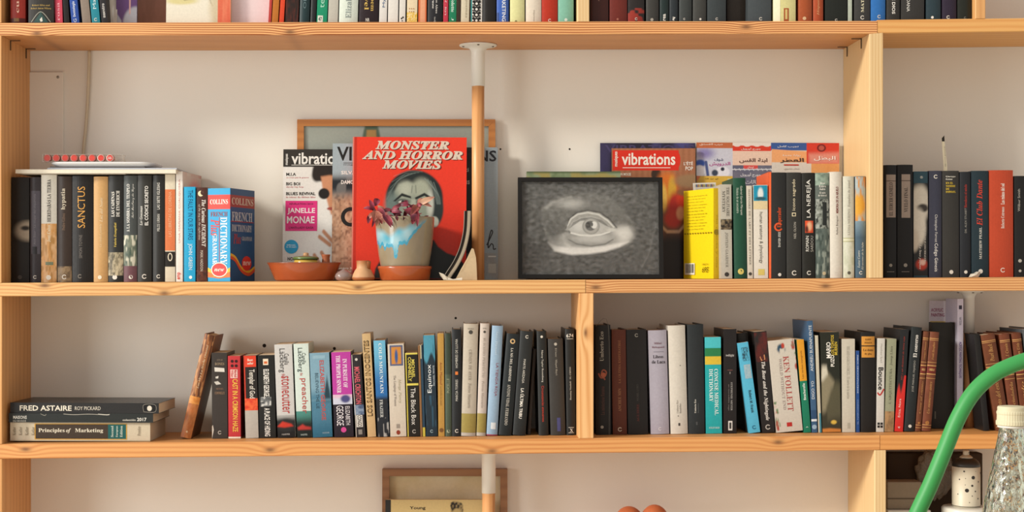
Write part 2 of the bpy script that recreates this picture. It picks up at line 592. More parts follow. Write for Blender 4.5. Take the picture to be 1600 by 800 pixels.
def panel(name, cat, px0, px1, ptop, yb, yt, label, prints, col='dddddd', thick=0.004, shelf='mid', mat='g', roll=0.0, group=None, pages=True,
          pypx=None, rot=0.0):
    """A flat thing standing face-on and leaning back: foot at depth yb, head at depth yt."""
    km = k_at((yb + yt) / 2)
    X0, X1 = (px0 - VX) * km, (px1 - VX) * km
    zb = max(board_z(shelf, X0), board_z(shelf, X1)) + 0.0005
    zt = EYE + (VY - ptop) * k_at(yt)
    a = math.atan2(yt - yb, zt - zb)
    Hh = (zt - zb) / math.cos(a)
    W = X1 - X0
    root = empty(name, (X0, yb, zb + thick * math.sin(a)), (-a, roll, math.radians(rot)))
    if roll > 0: root.location.z += W * math.sin(roll)
    tag(root, label, cat, group)
    mb = MB()
    t = 0.0004 if pages else thick
    mb.box(0, 0, 0, W, t, Hh, lin(col))
    if pages: mb.box(0, thick - t, 0, W, thick, Hh, lin(col)); mb.box(0, t, 0, 0.0006, thick - t, Hh, lin(col))
    put_prints(mb, prints, W, Hh, lambda x, z, e: (x, -e, z))
    mb.build('cover', MAT[mat], root)
    if pages:
        MB().box(0.0007, t, 0.0002, W - 0.0008, thick - t, Hh - 0.0003, lin('e0d6c6')).build('pages', PAGES, root)
    return root, W, Hh
# ------------------------------------------------------------------ setting
def wall_mat():
    t = NT('white_plaster')
    tc = t.n('ShaderNodeTexCoord')
    n1 = t.n('ShaderNodeTexNoise', i_Scale=3.0, i_Detail=4.0)
    n2 = t.n('ShaderNodeTexNoise', i_Scale=140.0, i_Detail=4.0)
    for q in (n1, n2): t.link(tc.outputs['Object'], q.inputs['Vector'])
    c = t.mix(n1.outputs[0], lin('ded8cd'), lin('e6e1d7'))
    t.link(c, t.b.inputs['Base Color'])
    t.b.inputs['Roughness'].default_value = 0.9
    bn = t.n('ShaderNodeBump', i_Strength=0.12, i_Distance=0.002)
    t.link(n2.outputs[0], bn.inputs['Height'])
    t.link(bn.outputs[0], t.b.inputs['Normal'])
    return t.m
WALL = wall_mat()
wall = MB().box(-3.2, DEPTH, 0, 3.2, DEPTH + 0.12, 2.7).build('wall_back', WALL)
tag(wall, kind='structure')
fl = MB().box(-3.2, -3.6, -0.06, 3.2, DEPTH + 0.12, 0).build('floor', wood('floor_boards', 'x', base='efe4d0', line='dccbb0', freq=40, contrast=0.6))
tag(fl, kind='structure')
for px, py, r in ((890, 233, 1.6), (413, 540, 3.2), (522.5, 544.5, 2.6), (712, 497, 2.0), (782, 233, 1.6)):
    p = P(px, py, DEPTH)
    hole = MB()
    n = 12
    hole.add([(p.x + r * S * math.cos(2 * math.pi * i / n), DEPTH - 0.0004, p.z + r * S * math.sin(2 * math.pi * i / n)) for i in range(n)], [tuple(range(n))], lin('2c2622'))
    hole.build('screw_hole', PAPER, wall)

# ------------------------------------------------------------------ bookcase
case = empty('bookcase', (0, 0, 0))
tag(case, 'wall-wide open bookcase of knotty orange pine boards and uprights', 'bookcase')
def kz(px, py): return ((px - VX) * S, EYE + (VY - py) * S)
W_TOP = wood('pine_bold_grain', 'x', [kz(58, 52), kz(453, 50), kz(1166, 42)], 'e6ac70', '9c5424', 1250, contrast=1.35, seed=1.3)
W_TOPR = wood('pine_orange_plain', 'x', [], 'dca662', 'cc8a46', 420, contrast=0.75, seed=4.1)
W_MID = wood('pine_honey', 'x', [kz(70, 446), kz(257, 458), kz(560, 449)], 'dcac70', 'b97c42', 760, contrast=0.85, seed=2.2)
W_MIDR = wood('pine_bold_grain_right', 'x', [kz(931, 449), kz(1290, 447)], 'daa56c', 'a86430', 1150, contrast=1.0, seed=6.2)
W_LOW = wood('pine_amber', 'x', [kz(40, 702), kz(422, 703), kz(769, 705), kz(1216, 691)], 'd69a5c', 'b87036', 620, contrast=0.8, seed=8.4)
W_LOWR = wood('pine_amber_right', 'x', [], 'd49452', 'be7838', 560, contrast=0.75, seed=3.7)
W_UP = wood('pine_upright', 'z', [], 'd6a064', 'b87a42', 420, contrast=0.55, seed=5.0)
W_UPR = wood('pine_upright_grainy', 'z', [kz(0, 0)[::-1]], 'dcbd8c', 'c49860', 900, contrast=0.6, seed=9.0)
W_DIV = wood('pine_upright_knotted', 'z', [(EYE + (VY - 520) * S, (915 - VX) * S)], 'e6b57c', 'c98748', 380, contrast=0.8, seed=2.9, kw=(0.03, 0.012))

def board(which, px0, px1, thick_px, mat):
    x0, x1 = (px0 - VX) * S, (px1 - VX) * S
    z0, z1 = board_z(which, x0 + 1e-5), board_z(which, x1 - 1e-5)
    t = thick_px * S
    e = 0.0016
    mb = MB()
    # section in (y, z) with softened front arrises
    sec = [(0, -t + e), (0, -e), (e, 0), (DEPTH - 0.0005, 0), (DEPTH - 0.0005, -t), (e, -t)]
    vs = [(x0, y, z0 + z) for y, z in sec] + [(x1, y, z1 + z) for y, z in sec]
    n = len(sec)
    fs = [(i, (i + 1) % n, n + (i + 1) % n, n + i) for i in range(n)] + [tuple(range(n)), tuple(reversed(range(n, 2 * n)))]
    mb.add(vs, fs)
    return mb.build('shelf_board', mat, case)
board('top', -40, 1370.6, 20, W_TOP)
board('top', 1371.4, 1800, 21, W_TOPR)
board('mid', -40, 914.6, 21, W_MID)
board('mid', 915.4, 1800, 21, W_MIDR)
board('low', -40, 1374.6, 23, W_LOW)
board('low', 1375.4, 1800, 23, W_LOWR)
board('base', -40, 1800, 23, W_LOW)

TH = {'top': 20, 'mid': 21, 'low': 23}
def upright(px0, px1, above, below, mat):
    x0, x1 = (px0 - VX) * S, (px1 - VX) * S
    zt = lambda x: (board_z(above, x) - TH[above] * S - 0.0003) if above else EYE + (VY + 190) * S
    zb = lambda x: board_z(below, x) + 0.0003
    e = 0.0014
    sec = [(x0, DEPTH - 0.0005), (x0, e), (x0 + e, 0), (x1 - e, 0), (x1, e), (x1, DEPTH - 0.0005)]
    n = len(sec)
    vs = [(x, y, zb(x)) for x, y in sec] + [(x, y, zt(x)) for x, y in sec]
    fs = [(i, (i + 1) % n, n + (i + 1) % n, n + i) for i in range(n)] + [tuple(reversed(range(n))), tuple(range(n, 2 * n))]
    return MB().add(vs, fs).build('upright', mat, case)
upright(-32, 2.5, None, 'top', W_UP)
upright(902, 921, None, 'top', W_UPR)
upright(1524, 1540, None, 'top', W_UP)
upright(-32, 2.5, 'top', 'mid', W_UP)
upright(1358.5, 1380, 'top', 'mid', W_UPR)
upright(-32, 3.5, 'mid', 'low', W_UP)
upright(904.5, 927.5, 'mid', 'low', W_DIV)
upright(-32, 3.5, 'low', 'base', W_UP)
upright(1366.5, 1384.5, 'low', 'base', W_UPR)
# feet down to the floor
for px0, px1 in ((-32, 3.5), (1366.5, 1384.5)):
    x0, x1 = (px0 - VX) * S, (px1 - VX) * S
    MB().box(x0, 0, 0, x1, DEPTH - 0.0005, board_z('base', x0) - 23 * S - 0.0005, bev=0.001).build('upright', W_UP, case)
# small dark corner brackets let into the top corners of the big bay
DARK = plain('dark_iron', '4a3a28', 0.6)
for side, px in (('l', 2.5), ('r', 1358.5)):
    sx = 1 if side == 'l' else -1
    x = (px - VX) * S + sx * 0.0008
    zt = board_z('top', x) - 20 * S - 0.001
    for y in (0.060, 0.180):
        MB().box(min(x, x + sx * 0.0012), y, zt - 0.022, max(x, x + sx * 0.0012), y + 0.004, zt).build('corner_bracket', DARK, case)
        MB().box(min(x, x + sx * 0.022), y, zt - 0.0012, max(x, x + sx * 0.022), y + 0.004, zt).build('corner_bracket', DARK, case)

# round support legs: wooden dowel with a white screwed flange socket
W_LEG = wood('beech_dowel', 'z', [], 'd8a06a', 'bd8048', 500, contrast=0.7, seed=7.7, rough=0.4)
WHITE = plain('white_enamel', 'dedbd2', 0.35, var=0.02)
def leg(px, r_px, ytop, ycap, shelf_above, shelf_below, y=0.143, cap_r=None):
    k = k_at(y)
    x = (px - VX) * k
    r = r_px * k
    ztop = board_z(shelf_above, x) - TH[shelf_above] * S - 0.0004
    zcap = EYE + (VY - ycap) * k
    zbot = board_z(shelf_below, x) + 0.0003
    o = MB().lathe([(r, zbot), (r, zcap + 0.01)], x, y, 40).build('support_leg', W_LEG, case)
    R = r * 1.09
    m = MB()
    m.lathe([(R, zcap), (R, ztop - 0.017), (R * 1.15, ztop - 0.011), (R * 1.55, ztop - 0.006), (R * 2.6, ztop - 0.0035), (R * 2.75, ztop - 0.002), (R * 2.75, ztop), (R, ztop)], x, y, 48)
    c = m.build('socket', WHITE, o)
    for a in (-1.57, -0.2, 3.34, 1.57):
        px_, py_ = x + R * 2.2 * math.cos(a), y + R * 2.2 * math.sin(a)
        MB().lathe([(0.0, ztop - 0.0060), (0.0022, ztop - 0.0058), (0.003, ztop - 0.004)], px_, py_, 12, smooth=True).build('screw', DARK, o)
    return o
leg(747, 9.8, 66, 135, 'top', 'mid')
leg(763.5, 10.0, 710, 770, 'low', 'base', y=0.12)
leg(1514, 7.6, 455, 520, 'mid', 'low', y=0.15)

# flat cable cover on the wall and the thin cable beside it
p0, p1 = P(30, 265 + 180, DEPTH), P(100, 113, DEPTH)
pan = MB().box(p0.x, DEPTH - 0.006, board_z('mid', p0.x) + 0.0005, p1.x, DEPTH - 0.0002, p1.z, bev=0.001).build('trim_1', WALL)
tag(pan, kind='structure')
sc_ = P(91.5, 121, DEPTH)
MB().lathe([(0.0, 0.002), (0.0025, 0.0015), (0.0035, 0)], 0, 0, 14).build('screw', plain('dull_zinc', '8f867b', 0.4), pan)
so = pan.children[0]
so.location = (sc_.x, DEPTH - 0.006, sc_.z); so.rotation_euler = (math.pi / 2, 0, 0)
pts = [P(139.5, 79, DEPTH - 0.006), P(138.5, 120, DEPTH - 0.006), P(136.5, 165, DEPTH - 0.006), P(134, 200, DEPTH - 0.006), P(130.5, 235, DEPTH - 0.006), P(127, 300, DEPTH - 0.006), P(125, 436, DEPTH - 0.006)]
cb = MB().tube(smooth_path(pts, 6), 0.0034, 10).build('wall_cable', plain('cream_cable', 'c6b79c', 0.5))
tag(cb, 'thin cream cable running down the wall in the upper-left bay', 'cable')
# ------------------------------------------------------------------ books, middle shelf, left row
def bk(q, col, label, *prints, **kw):
    bl, br, tl, top = (float(a) for a in q.split())
    return book(bl, br, tl, top, col, label, prints, **kw)
RING = O(0.5, 0.05, 0.17)
G = dict(group='books in the left row of the middle shelf', d=0.14)
def blob_face(U, V):
    A = solid(U, '211e1c')
    A = lay(A, ell(U, V, 1.0, 0.5, 0.75, 0.42, 0.35) * (0.5 + 0.5 * U), 'a89a88')
    return lay(A, ell(U, V, 0.8, 0.62, 0.25, 0.1, 0.5), '2a2420')
bk('18 46 18 277', '24211f', 'black hardcover with a pale round face on its spine, beside the left upright', Im(.38, .60, blob_face), Dt(.5, .05, .12, '4a4540'), **G)
bk('47 64 47 277', '3a3538', 'slim dark purple-grey hardcover with a lighter grey panel, second from the left upright', B(.27, .87, '56525a', .12, .95), B(.27, .34, '2c2a2c', .25, .7), T('Ann Baer · La mujer del alquimista', .36, .84, .5, .25, '7f7a80'), RING, **G)
bk('64.5 89 64.5 273', 'd9d4c7', 'hardcover with a white upper half and orange-tan painted lower half, between grey and brown books',
   Im(0, .545, mottle('d59b59', 'e3b98a', 6, 3, 'b98a50')), T('HEREDARÁS LA TIERRA', .56, .955, .5, .30, '3a3330', st='s'), T('José Calvo', .375, .53, .52, .24, 'e8dcc0', st='s'), B(.16, .19, '7b8468', .3, .8), Dt(.5, .045, .16, 'efe6d4'), **G)
bk('90 112.5 90 275.5', '3c3029', 'dark brown hardcover with tan foot, left of the black gold-lettered book',
   Im(0, .15, mottle('9c8464', '6a5642', 5, 8)), T('hypatia', .685, .885, .45, .36, 'd9cdb6', st='s'), T('Pedro Gálvez', .49, .65, .45, .22, '7c6350', st='s'), RING, **G)
bk('113 146 113 275', '211d1a', 'thick black hardcover with a very large thin gold title running up its spine',
   T('SANCTUS', .51, .90, .45, .36, 'd39a4c'), T('SIMON TOYNE', .225, .445, .42, .15, '77706a'), O(.38, .055, .1, '7d756b'), **G)
bk('146.5 169 146.5 276', 'c89d66', 'tan hardcover with faint white title, right of the gold-lettered black book',
   T('Luz del Norte', .57, .80, .55, .22, 'ead9b8', st='i'), T('La ciudad perdida', .33, .55, .52, .2, 'e0caa2', st='i'), Dt(.45, .045, .14, 'efe3c8'), **G)
bk('169.5 193 169.5 275', '2c2c2a', 'charcoal hardcover with two-line white title, yellow author line and beige picture band',
   T('LAS CADENAS', .615, .85, .32, .22, 'f0ebe0', st='s'), T('DE EYMERICH', .615, .86, .66, .22, 'f0ebe0', st='s'), T('Valerio Evangelisti', .33, .56, .5, .2, 'e0c35c', st='I'), Im(.06, .28, mottle('cdbf9f', '5f5848', 5, 2, '8a8068')), Dt(.45, .045, .16, 'e8e4da'), **G)
bk('193.5 214.5 193.5 274.5', '4a4e4d', 'grey hardcover with white upright title and a greenish picture at its foot',
   T('A LA SOMBRA DEL TEMPLO', .47, .92, .35, .24, 'e8e6de', st='s'), T('Toti Martínez de Lezea', .60, .92, .72, .22, 'e2dfd6', st='c'), Im(0, .44, mottle('44544a', '7d8270', 6, 4, 'd2cdb8')), B(0, .15, '6e4a50'), Dt(.55, .045, .15, 'e4dfd4'), **G)
bk('215 237.5 215 274', '363531', 'matte black hardcover with bold condensed white title and smaller italic author line',
   T('EL CÓDICE SECRETO', .53, .90, .62, .30, 'f2eee6', st='b'), T('Lev Grossman', .53, .71, .27, .2, 'dcd8ce', st='I'), RING, **G)
bk('239 257.5 239 274', '302f2d', 'slim black hardcover with small white capitals, left of the cream and orange paperback',
   T('MILOS URBAN', .475, .635, .5, .24, 'd8d4ca'), T('LAS SIETE IGLESIAS', .68, .93, .5, .24, 'ece8de'), RING, **G)
bk('258 274 258 272.5', 'dacfb8', 'cream paperback with an orange title panel and small black emblem block, under the papers',
   B(.29, .86, 'd8794a'), B(.14, .28, '27231f'), Dt(.5, .23, .24, 'd8cdb6', .42), Dt(.5, .23, .14, '27231f', .3), T('LAS LIBRETAS DE LORENA', .42, .84, .5, .3, 'e9b58d'), hard=False, **G)
bk('275 286 275 268', 'e5dcd2', 'tall white paperback whose pinkish cover shows beyond the bright blue book', T('UNA MAÑANA CUALQUIERA', .35, .93, .5, .32, 'cf8d84'), T('emp', .02, .085, .5, .6, 'd5432f', st='b'),
   side=[Im(0, 1, mottle('ddd0c6', 'cf9d94', 3, 12)), Im(.62, .97, lambda U, V: lay(solid(U, 'd9c8bf'), ell(U, V, .55, .4, .45, .5, .4), 'd98a8a'), .2, 1)], hard=False, rot=-6, **{**G, 'd': .150})
bk('287.2 305.8 287.2 292', '27a2cf', 'bright sky-blue paperback with hand-drawn dark blue title and white author name',
   T('THE FAULT IN OUR STARS', .44, .965, .58, .42, '174e77', 'd'), T('JOHN GREEN', .125, .40, .55, .42, 'dfeef2', 'd'), Dt(.6, .045, .14, 'e6f2f4'), hard=False, rot=-6, mat='g', **{**G, 'd': .115})
bk('307 324.5 307 293', '4b2b22', 'dark brown paperback with white playful lettering and a cream crescent moon',
   Dt(.40, .935, .26, 'e6d9b0'), Dt(.62, .945, .24, '4b2b22'), T('The Curious INCIDENT', .37, .87, .68, .38, 'efe6da', 'd', 'I'), T('of the dog in the night-time', .44, .82, .28, .24, 'd2c2b0', 'd', 'i'), T('MARK HADDON', .11, .33, .5, .26, 'd2c2b0', 'd'), Im(0, .12, mottle('6a3a28', '3c231c', 4, 3)), hard=False, rot=-6, mat='g', **{**G, 'd': .115})
def swoosh(v0, rise, th, w0, w1):
    return None
blue_spine = [B(.775, .93, 'd93a2b'), H('COLLINS', .10, .90, .855, .052, 'f4ede2', 's'), H('FRENCH', .12, .88, .722, .05, '8f2f2c', 's'), T('DICTIONARY', .185, .69, .72, .30, 'f0f2ee', 'd', 's'),
    T('GRAMMAR', .185, .51, .32, .21, 'f0f2ee', 'd', 's'), T('Plus', .49, .67, .33, .40, 'd8352b', 'd', 'I'), Ln([(.52, .18), (.52, .69)], .012, 'c9473f'),
    Pl([(0, .15), (.25, .115), (.5, .10), (.75, .115), (1, .15), (1, .045), (.75, .04), (.5, .03), (.25, .04), (0, .045)], 'f0c02c'),
    Pl([(0, .105), (.25, .08), (.5, .07), (.75, .08), (1, .105), (1, .045), (.75, .04), (.5, .03), (.25, .04), (0, .045)], 'e9772c'),
    Dt(.52, .125, .37, 'f3e9d8', .30), Dt(.52, .125, .33, 'd93328', .26), H('new', .30, .74, .122, .03, 'f4ede2', 'I')]
blue_cover = [B(.80, .93, '9c3a34'), H('COLLINS', .06, .94, .865, .075, 'd7cbb6', 's'), H('FRENCH', .06, .90, .70, .10, 'c3c6c6', 's'), H('DICTIONARY', .06, .88, .575, .075, 'c3c6c6', 's'), H('Plus', .12, .42, .46, .11, 'b23a34', 'I'), H('GRAMMAR', .46, .88, .465, .045, 'b8bcbe', 's'),
    Ln([(0, .285), (.2, .25), (.45, .14), (.75, .10), (1, .15)], .035, 'e6b02c'), Ln([(0, .26), (.2, .225), (.45, .115), (.75, .075), (1, .125)], .03, 'd9532c'),
    Dt(.66, .195, .20, 'd93328', .14), H('new', .50, .82, .195, .045, 'f0d8cc', 'I'), Ln([(0, .645), (.95, .645)], .006, 'b23a34')]
bk('325 362 325 294.5', '1c9dcf', 'thick blue dictionary with red band and yellow swoosh, its dark blue cover turned forward', *blue_spine, hard=False, rot=-19, mat='g', side=blue_cover, sidecol='27527f', **{**G, 'd': .118, 'yf': .055})

# ------------------------------------------------------------------ books, middle shelf, right row
G = dict(group='books in the right row of the middle shelf', d=0.135, yf=.026)
cover_lines = []
for i in range(12):
    cover_lines.append(H(['Esta es una historia de', 'amor y de viaje que nunca', 'se termina y que vuelve', 'cada noche a empezar', 'con otra voz y otro mar', 'hasta que llega el alba'][i % 6], .12, .80 - .06 * (i % 3), .93 - .034 * i, .014, '6a5a1a'))
cover_y = cover_lines + [Dt(.06 + .088 * i, .51, .03, '9c8422', .012) for i in range(11)] + [Pl([(.06 + .088 * i - .03, .51), (.06 + .088 * i, .517), (.06 + .088 * i + .03, .51), (.06 + .088 * i, .503)], '8a7018') for i in range(11)] + \
    [B(.045, .175, 'e6e0cc', .06, .40)] + [B(.065, .165, '2c2822', .09 + .03 * i, .09 + .03 * i + (.018 if i % 3 else .01)) for i in range(10)] + [H('695', .66, .86, .10, .06, '3a3010', 'c', .3), H('DIRECTO', .66, .86, .16, .018, '5a4a18')]
bk('1115 1125 1115 294', 'e4c21c', 'bright yellow paperback turned to show its back cover with text lines and a barcode', T('Mil noches y una', .12, .70, .5, .35, 'c4a018', 'd'), Dt(.5, .515, .45, '9c8422'), hard=False, mat='g', rot=22, side=cover_y, back='L', sidecol='edcf1e', **{**G, 'd': .128, 'yf': .05})
bk('1127 1144.5 1125.5 288', 'b9b2a4', 'grey-beige paperback with faded two-line capitals and a dark picture band, right of the yellow book',
   T('THE SOLITAIRE', .66, .97, .66, .27, '6a655c', 'd', 's'), T('MYSTERY', .70, .93, .28, .27, '6a655c', 'd', 's'), Im(.52, .63, mottle('4a3c30', '8a7a60', 5, 3, '2c2822')), T('JOSTEIN GAARDER', .12, .49, .5, .26, '8a857a', 'd', 's'), Dt(.5, .045, .2, '3a3632'), hard=False, **G)
bk('1147.5 1167.5 1145 278', '1f4a37', 'dark green hardcover with small white title and gold emblem at the foot', T('Gabriel García Márquez', .63, .92, .62, .22, 'd8dccf', 'd'), T('Noticia de un secuestro', .65, .90, .34, .20, 'b4c0b0', 'd'), Dt(.5, .07, .24, 'd3c069'), **G)
bk('1168 1177 1166 290', 'd2c8b8', 'very thin beige paperback with one faint line of capitals, between the green and anatomy books', T('HISTOIRE DE L’ART ET DES LETTRES', .15, .96, .5, .34, '8d8478', 'd', 's'), Dt(.5, .05, .3, '4a443c'), hard=False, **G)
bk('1178 1200.5 1177 289', 'ddd5c8', 'cream textbook with a turquoise picture block at the head of its spine',
   Im(.83, .995, lambda U, V: lay(lay(solid(U, '1f8fae'), ell(U, V, .5, .45, .2, .4, .3), 'dfe4e0'), ell(U, V, .5, .15, .4, .12, .3), '2c5a66'), .02, .98), B(.74, .83, 'dcc89c'), T('human anatomy & physiology', .16, .71, .5, .30, '4a443c', 'd'), B(.035, .10, 'd6c26c', .3, .75), hard=False, **{**G, 'd': .13})
bk('1201.5 1228 1201.5 269.5', '2b2b2a', 'black hardcover with an orange left edge and an orange title with a large initial', B(0, 1, 'dd5f32', 0, .12), T('Emperador', .48, .67, .62, .30, 'd8562c', 'u', 's'), O(.55, .485, .26, 'd8562c'), T('DAVID ZEE', .295, .44, .60, .14, 'e4e0d6', 'u', 's'), Dt(.62, .035, .10, 'e4e0d6'), back='L', sidecol='dd5f32', side=[B(.9, .91, 'd8582c')], **G)
bk('1229 1252.5 1228.5 269.5', '33322f', 'black hardcover with small rounded cream title and a tiny square below it', T('icono sagrado', .64, .935, .5, .26, 'e8d9b6', 'u'), B(.585, .62, 'd8c9a6', .35, .62), B(.592, .612, '33322f', .40, .57), T('NEIL OLSON', .375, .53, .55, .16, 'bcb6aa', 'u'), RING, **G)
def her(U, V):
    return lay(lay(solid(U, 'd2502c'), ell(U, V, .55, .55, .3, .35, .5), 'e6b48c'), ell(U, V, .2, .3, .2, .3, .5), '5a2418')
bk('1253.5 1274 1252.5 270', '24231f', 'black hardcover with large irregular white title and a small orange picture in mid-spine', T('LA hEREJÍA', .575, .935, .5, .46, 'f0ece2', 'u'), Im(.43, .545, her, .22, .85), T('ROMAIN', .255, .40, .38, .24, 'e0dcd2', 'u'), T('SARDOU', .25, .40, .74, .22, 'b8b4aa', 'u'), RING, **G)
bk('1274.5 1296.5 1273.5 270', '5d655f', 'grey-green collage-pattern hardcover with small stacked white title near the head', Im(.0, .47, mottle('5f6a64', '3a4540', 6, 21, '8a9288')), Im(.47, .75, mottle('a8aca4', '70756c', 9, 22, '2f3330')), B(.50, .72, '282c2a', .5, .8), Im(.88, 1, mottle('6c7d70', '96a898', 4, 4)), H('Juan', .32, .68, .90, .018, 'eeeae0', 's'), H('Eslava', .25, .75, .872, .02, 'eeeae0', 's'), H('Galán', .3, .7, .845, .02, 'eeeae0', 's'), H('El mito', .28, .72, .81, .018, 'e0dcd2', 's'), H('de Sefarad', .2, .8, .785, .018, 'e0dcd2', 's'), Dt(.58, .045, .13, 'c8b894'), **G)
bk('1297 1316.5 1296 268.5', 'd6cfc2', 'off-white hardcover with small maroon type, right of the grey-green collage-patterned book', T('Rafael Balaguer', .41, .59, .58, .2, '6a6058', 'u'), T('MEMORIA DE UN ABUELO', .61, .86, .58, .2, '7c3a34', 'u', 'b'), RING, **G)
bk('1317.5 1335 1317 275.5', 'cfcdbd', 'pale green-white hardcover with faint grey letters, next to last before the right upright', Im(0, .35, mottle('c3c6ae', 'd6d6c6', 4, 31)), T('LUISA MERINO  Espadas de papel', .42, .96, .52, .26, 'a39e90', 'u', 's'), B(.355, .395, 'b9b892'), B(.365, .385, 'd8d6bc'), Dt(.5, .05, .15, '5c584c'), **G)
def autumn(U, V):
    A = lay(solid(U, 'c98a4c'), sst(.3, .6, vnoise(U, V, 6, 3)), 'a9b4b4')
    return lay(A, ell(U, V, .3, .35, .7, .25, .4), 'd9a03c')
bk('1336.5 1353 1336 275.5', '4c6272', 'slim hardcover with an autumn-tree picture above grey-blue water, last before the right upright', Im(.56, .995, autumn), Im(.40, .56, grad('4c6272', '7c93a0')), T('Luisa Castro', .10, .27, .3, .2, 'd8d8ce', 'u', 'i'), T('El secreto de la lejía', .08, .35, .68, .22, 'e2e2d8', 'u', 'i'), RING, **G)

# ------------------------------------------------------------------ books, middle shelf, right-hand bay
G = dict(group='books in the right-hand bay of the middle shelf', d=0.14)
bk('1381.5 1401 1381.5 258', '1c1a19', 'black hardcover with a pinkish-beige title label, first beside the upright in the right-hand bay', B(.535, .915, '9c8a7c', .15, .92), B(.855, .862, '5a4a40', .15, .92), T('EL TERCER GEMELO', .55, .845, .52, .30, '3a2e28', 'u', 's'), Dt(.5, .11, .13, '9a948a'), B(.05, .055, '8a847a', .2, .8), **G)
bk('1402 1426.5 1402 257.5', '1c1a19', 'black hardcover with a pinkish-beige title label, second in the right-hand bay, wider than its twin', B(.53, .915, 'a08f82', .25, .82), B(.855, .862, '5a4a40', .25, .82), T('VUELO FINAL', .58, .80, .53, .24, '3a2e28', 'u', 's'), Dt(.5, .11, .12, '9a948a'), B(.05, .055, '8a847a', .25, .75), **G)
def facespine(U, V):
    A = solid(U, '2a2a2a')
    A = lay(A, ell(U, V, .42, .78, .75, .2, .25), 'cfc6b6')
    A = lay(A, ell(U, V, .62, .73, .4, .045, .3), '3c3733')
    A = lay(A, ell(U, V, .30, .52, .55, .2, .25), 'd6cdbd')
    A = lay(A, ell(U, V, .05, .38, .3, .12, .3), 'cbbfae')
    A = lay(A, ell(U, V, .55, .12, .4, .06, .3), 'b8402f')
    return lay(A, ell(U, V, .62, .14, .2, .03, .4), 'e2b8a6')
bk('1427.5 1450 1427.5 268', '2f4a55', 'hardcover whose spine shows a pale half-face above red lips with a teal head', Im(.02, .89, facespine), H('®', .42, .62, .945, .025, 'e4e0d6'), T('WOLFRAM FLEISCHHAUER', .15, .48, .78, .14, 'cfc8bc', 'd', 's'), T('La línea púrpura', .08, .31, .42, .2, 'efe6dc', 'd', 'i'), **G)
bk('1451.5 1471.5 1451.5 267', '3b3c4a', 'dusky blue-grey hardcover with white thin title reading down its lower half', O(.5, .945, .16), T('Christopher Forrest', .33, .59, .5, .28, 'd0cdc8', 'd'), T('Código Génesis', .055, .32, .5, .34, 'f0ede6', 'd'), **G)
bk('1472.5 1499 1472 267', '353330', 'charcoal hardcover with tiny yellow stacked title at its head, holding the paper bookmark', H('Giuseppe', .2, .78, .945, .016, 'e6e0d2', 's'), H('Genna', .2, .58, .922, .016, 'e6e0d2', 's'), H('EN EL', .2, .62, .885, .018, 'd8b83c', 's'), H('NOMBRE', .2, .76, .857, .018, 'd8b83c', 's'), H('DE', .2, .40, .83, .018, 'd8b83c', 's'), H('ISHMAEL', .2, .78, .803, .018, 'd8b83c', 's'), Dt(.5, .05, .12, 'dcd6ca'), **G)
bk('1500 1517 1499.5 268.5', '24262a', 'narrow black hardcover with small red title, left of the red-script one', T('Heredarás el miedo', .66, .88, .5, .24, 'a83a30', 'u', 's'), T('DR. ALEX STUART', .42, .655, .5, .18, '9a968e', 'u'), Dt(.5, .05, .16, 'dcd6ca'), **G)
bk('1518 1545 1517.5 267', '223138', 'dark teal-black hardcover with a large red script title and white capitals below it', T('El Club Dante', .485, .915, .45, .34, 'c8402f', 'u', 'I'), T('MATTHEW PEARL', .17, .47, .5, .15, 'd2cec4', 'u', 's'), Dt(.5, .055, .13, 'dcd6ca'), **G)
bk('1546 1583.5 1545.5 266', 'b4452a', 'thick brick-red hardcover with one short line of white type, in the right-hand bay', T('Roberto Cotroneo', .455, .655, .54, .14, 'e4d2c6', 'u', 's'), T('Las ruinas del sol', .68, .875, .54, .16, 'f2e8dc', 'u', 's'), O(.54, .065, .10, 'e0c8bc'), **G)
bk('1585 1612 1584.5 275', '1d1c1c', 'black hardcover half cut off by the right picture edge, beside the brick-red one', T('Wilbur Smith', .65, .87, .25, .13, 'a8a49a', 'u'), Dt(.3, .16, .10, 'a8a49a'), Dt(.3, .06, .08, 'a8a49a'), **G)

# ------------------------------------------------------------------ lower shelf, left row
G = dict(group='books in the left row of the lower shelf', shelf='low', hard=False, d=0.115)
def brownleather(U, V):
    return lay(lay(solid(U, '5a3420'), sst(.4, .7, vnoise(U, V, 8, 41)), '9c6238'), sst(.68, .8, vnoise(U, V, 13, 43)), 'c08a58')
bk('282 299.5 321 521', '7c4a2c', 'worn brown leather-look book leaning steeply right against its dark neighbour, alone at the left end', Im(0, 1, brownleather), T('Las 10 y La Noche Oriental', .48, .90, .55, .26, 'd8c6a4', 'u', 'i'), Im(.0, .33, mottle('a45c2c', 'b87440', 5, 44)), Im(.33, .4, mottle('c87a34', 'e09a4c', 5, 45)), Dt(.5, .06, .10, 'd8b890'), **{**G, 'hard': True, 'mat': 'l', 'd': .12})
bk('331.5 356 330.5 551', '3d3733', 'worn charcoal paperback with small grey stacked lettering, right of the leaning brown book', H('CITY OF', .35, .72, .915, .02, '8a7a68', 's'), H('BONES', .22, .82, .87, .03, 'a08a70', 's'), Pl([(.18, .83), (.82, .82), (.84, .775), (.2, .78)], 'd8d2c8'), Pl([(.25, .72), (.45, .73), (.42, .70), (.26, .70)], 'd0cac0'), Pl([(.15, .66), (.4, .67), (.62, .635), (.3, .625)], 'c9c3b9'), H('MICHAEL', .28, .76, .58, .02, '8a6a58', 's'), H('CONNELLY', .2, .84, .53, .03, '9a7a60', 's'), O(.5, .07, .12, 'b8b0a4'), Pl([(0, 0), (.12, .10), (.06, .16), (0, .14)], 'cfc6b8'), mat='g', **G)
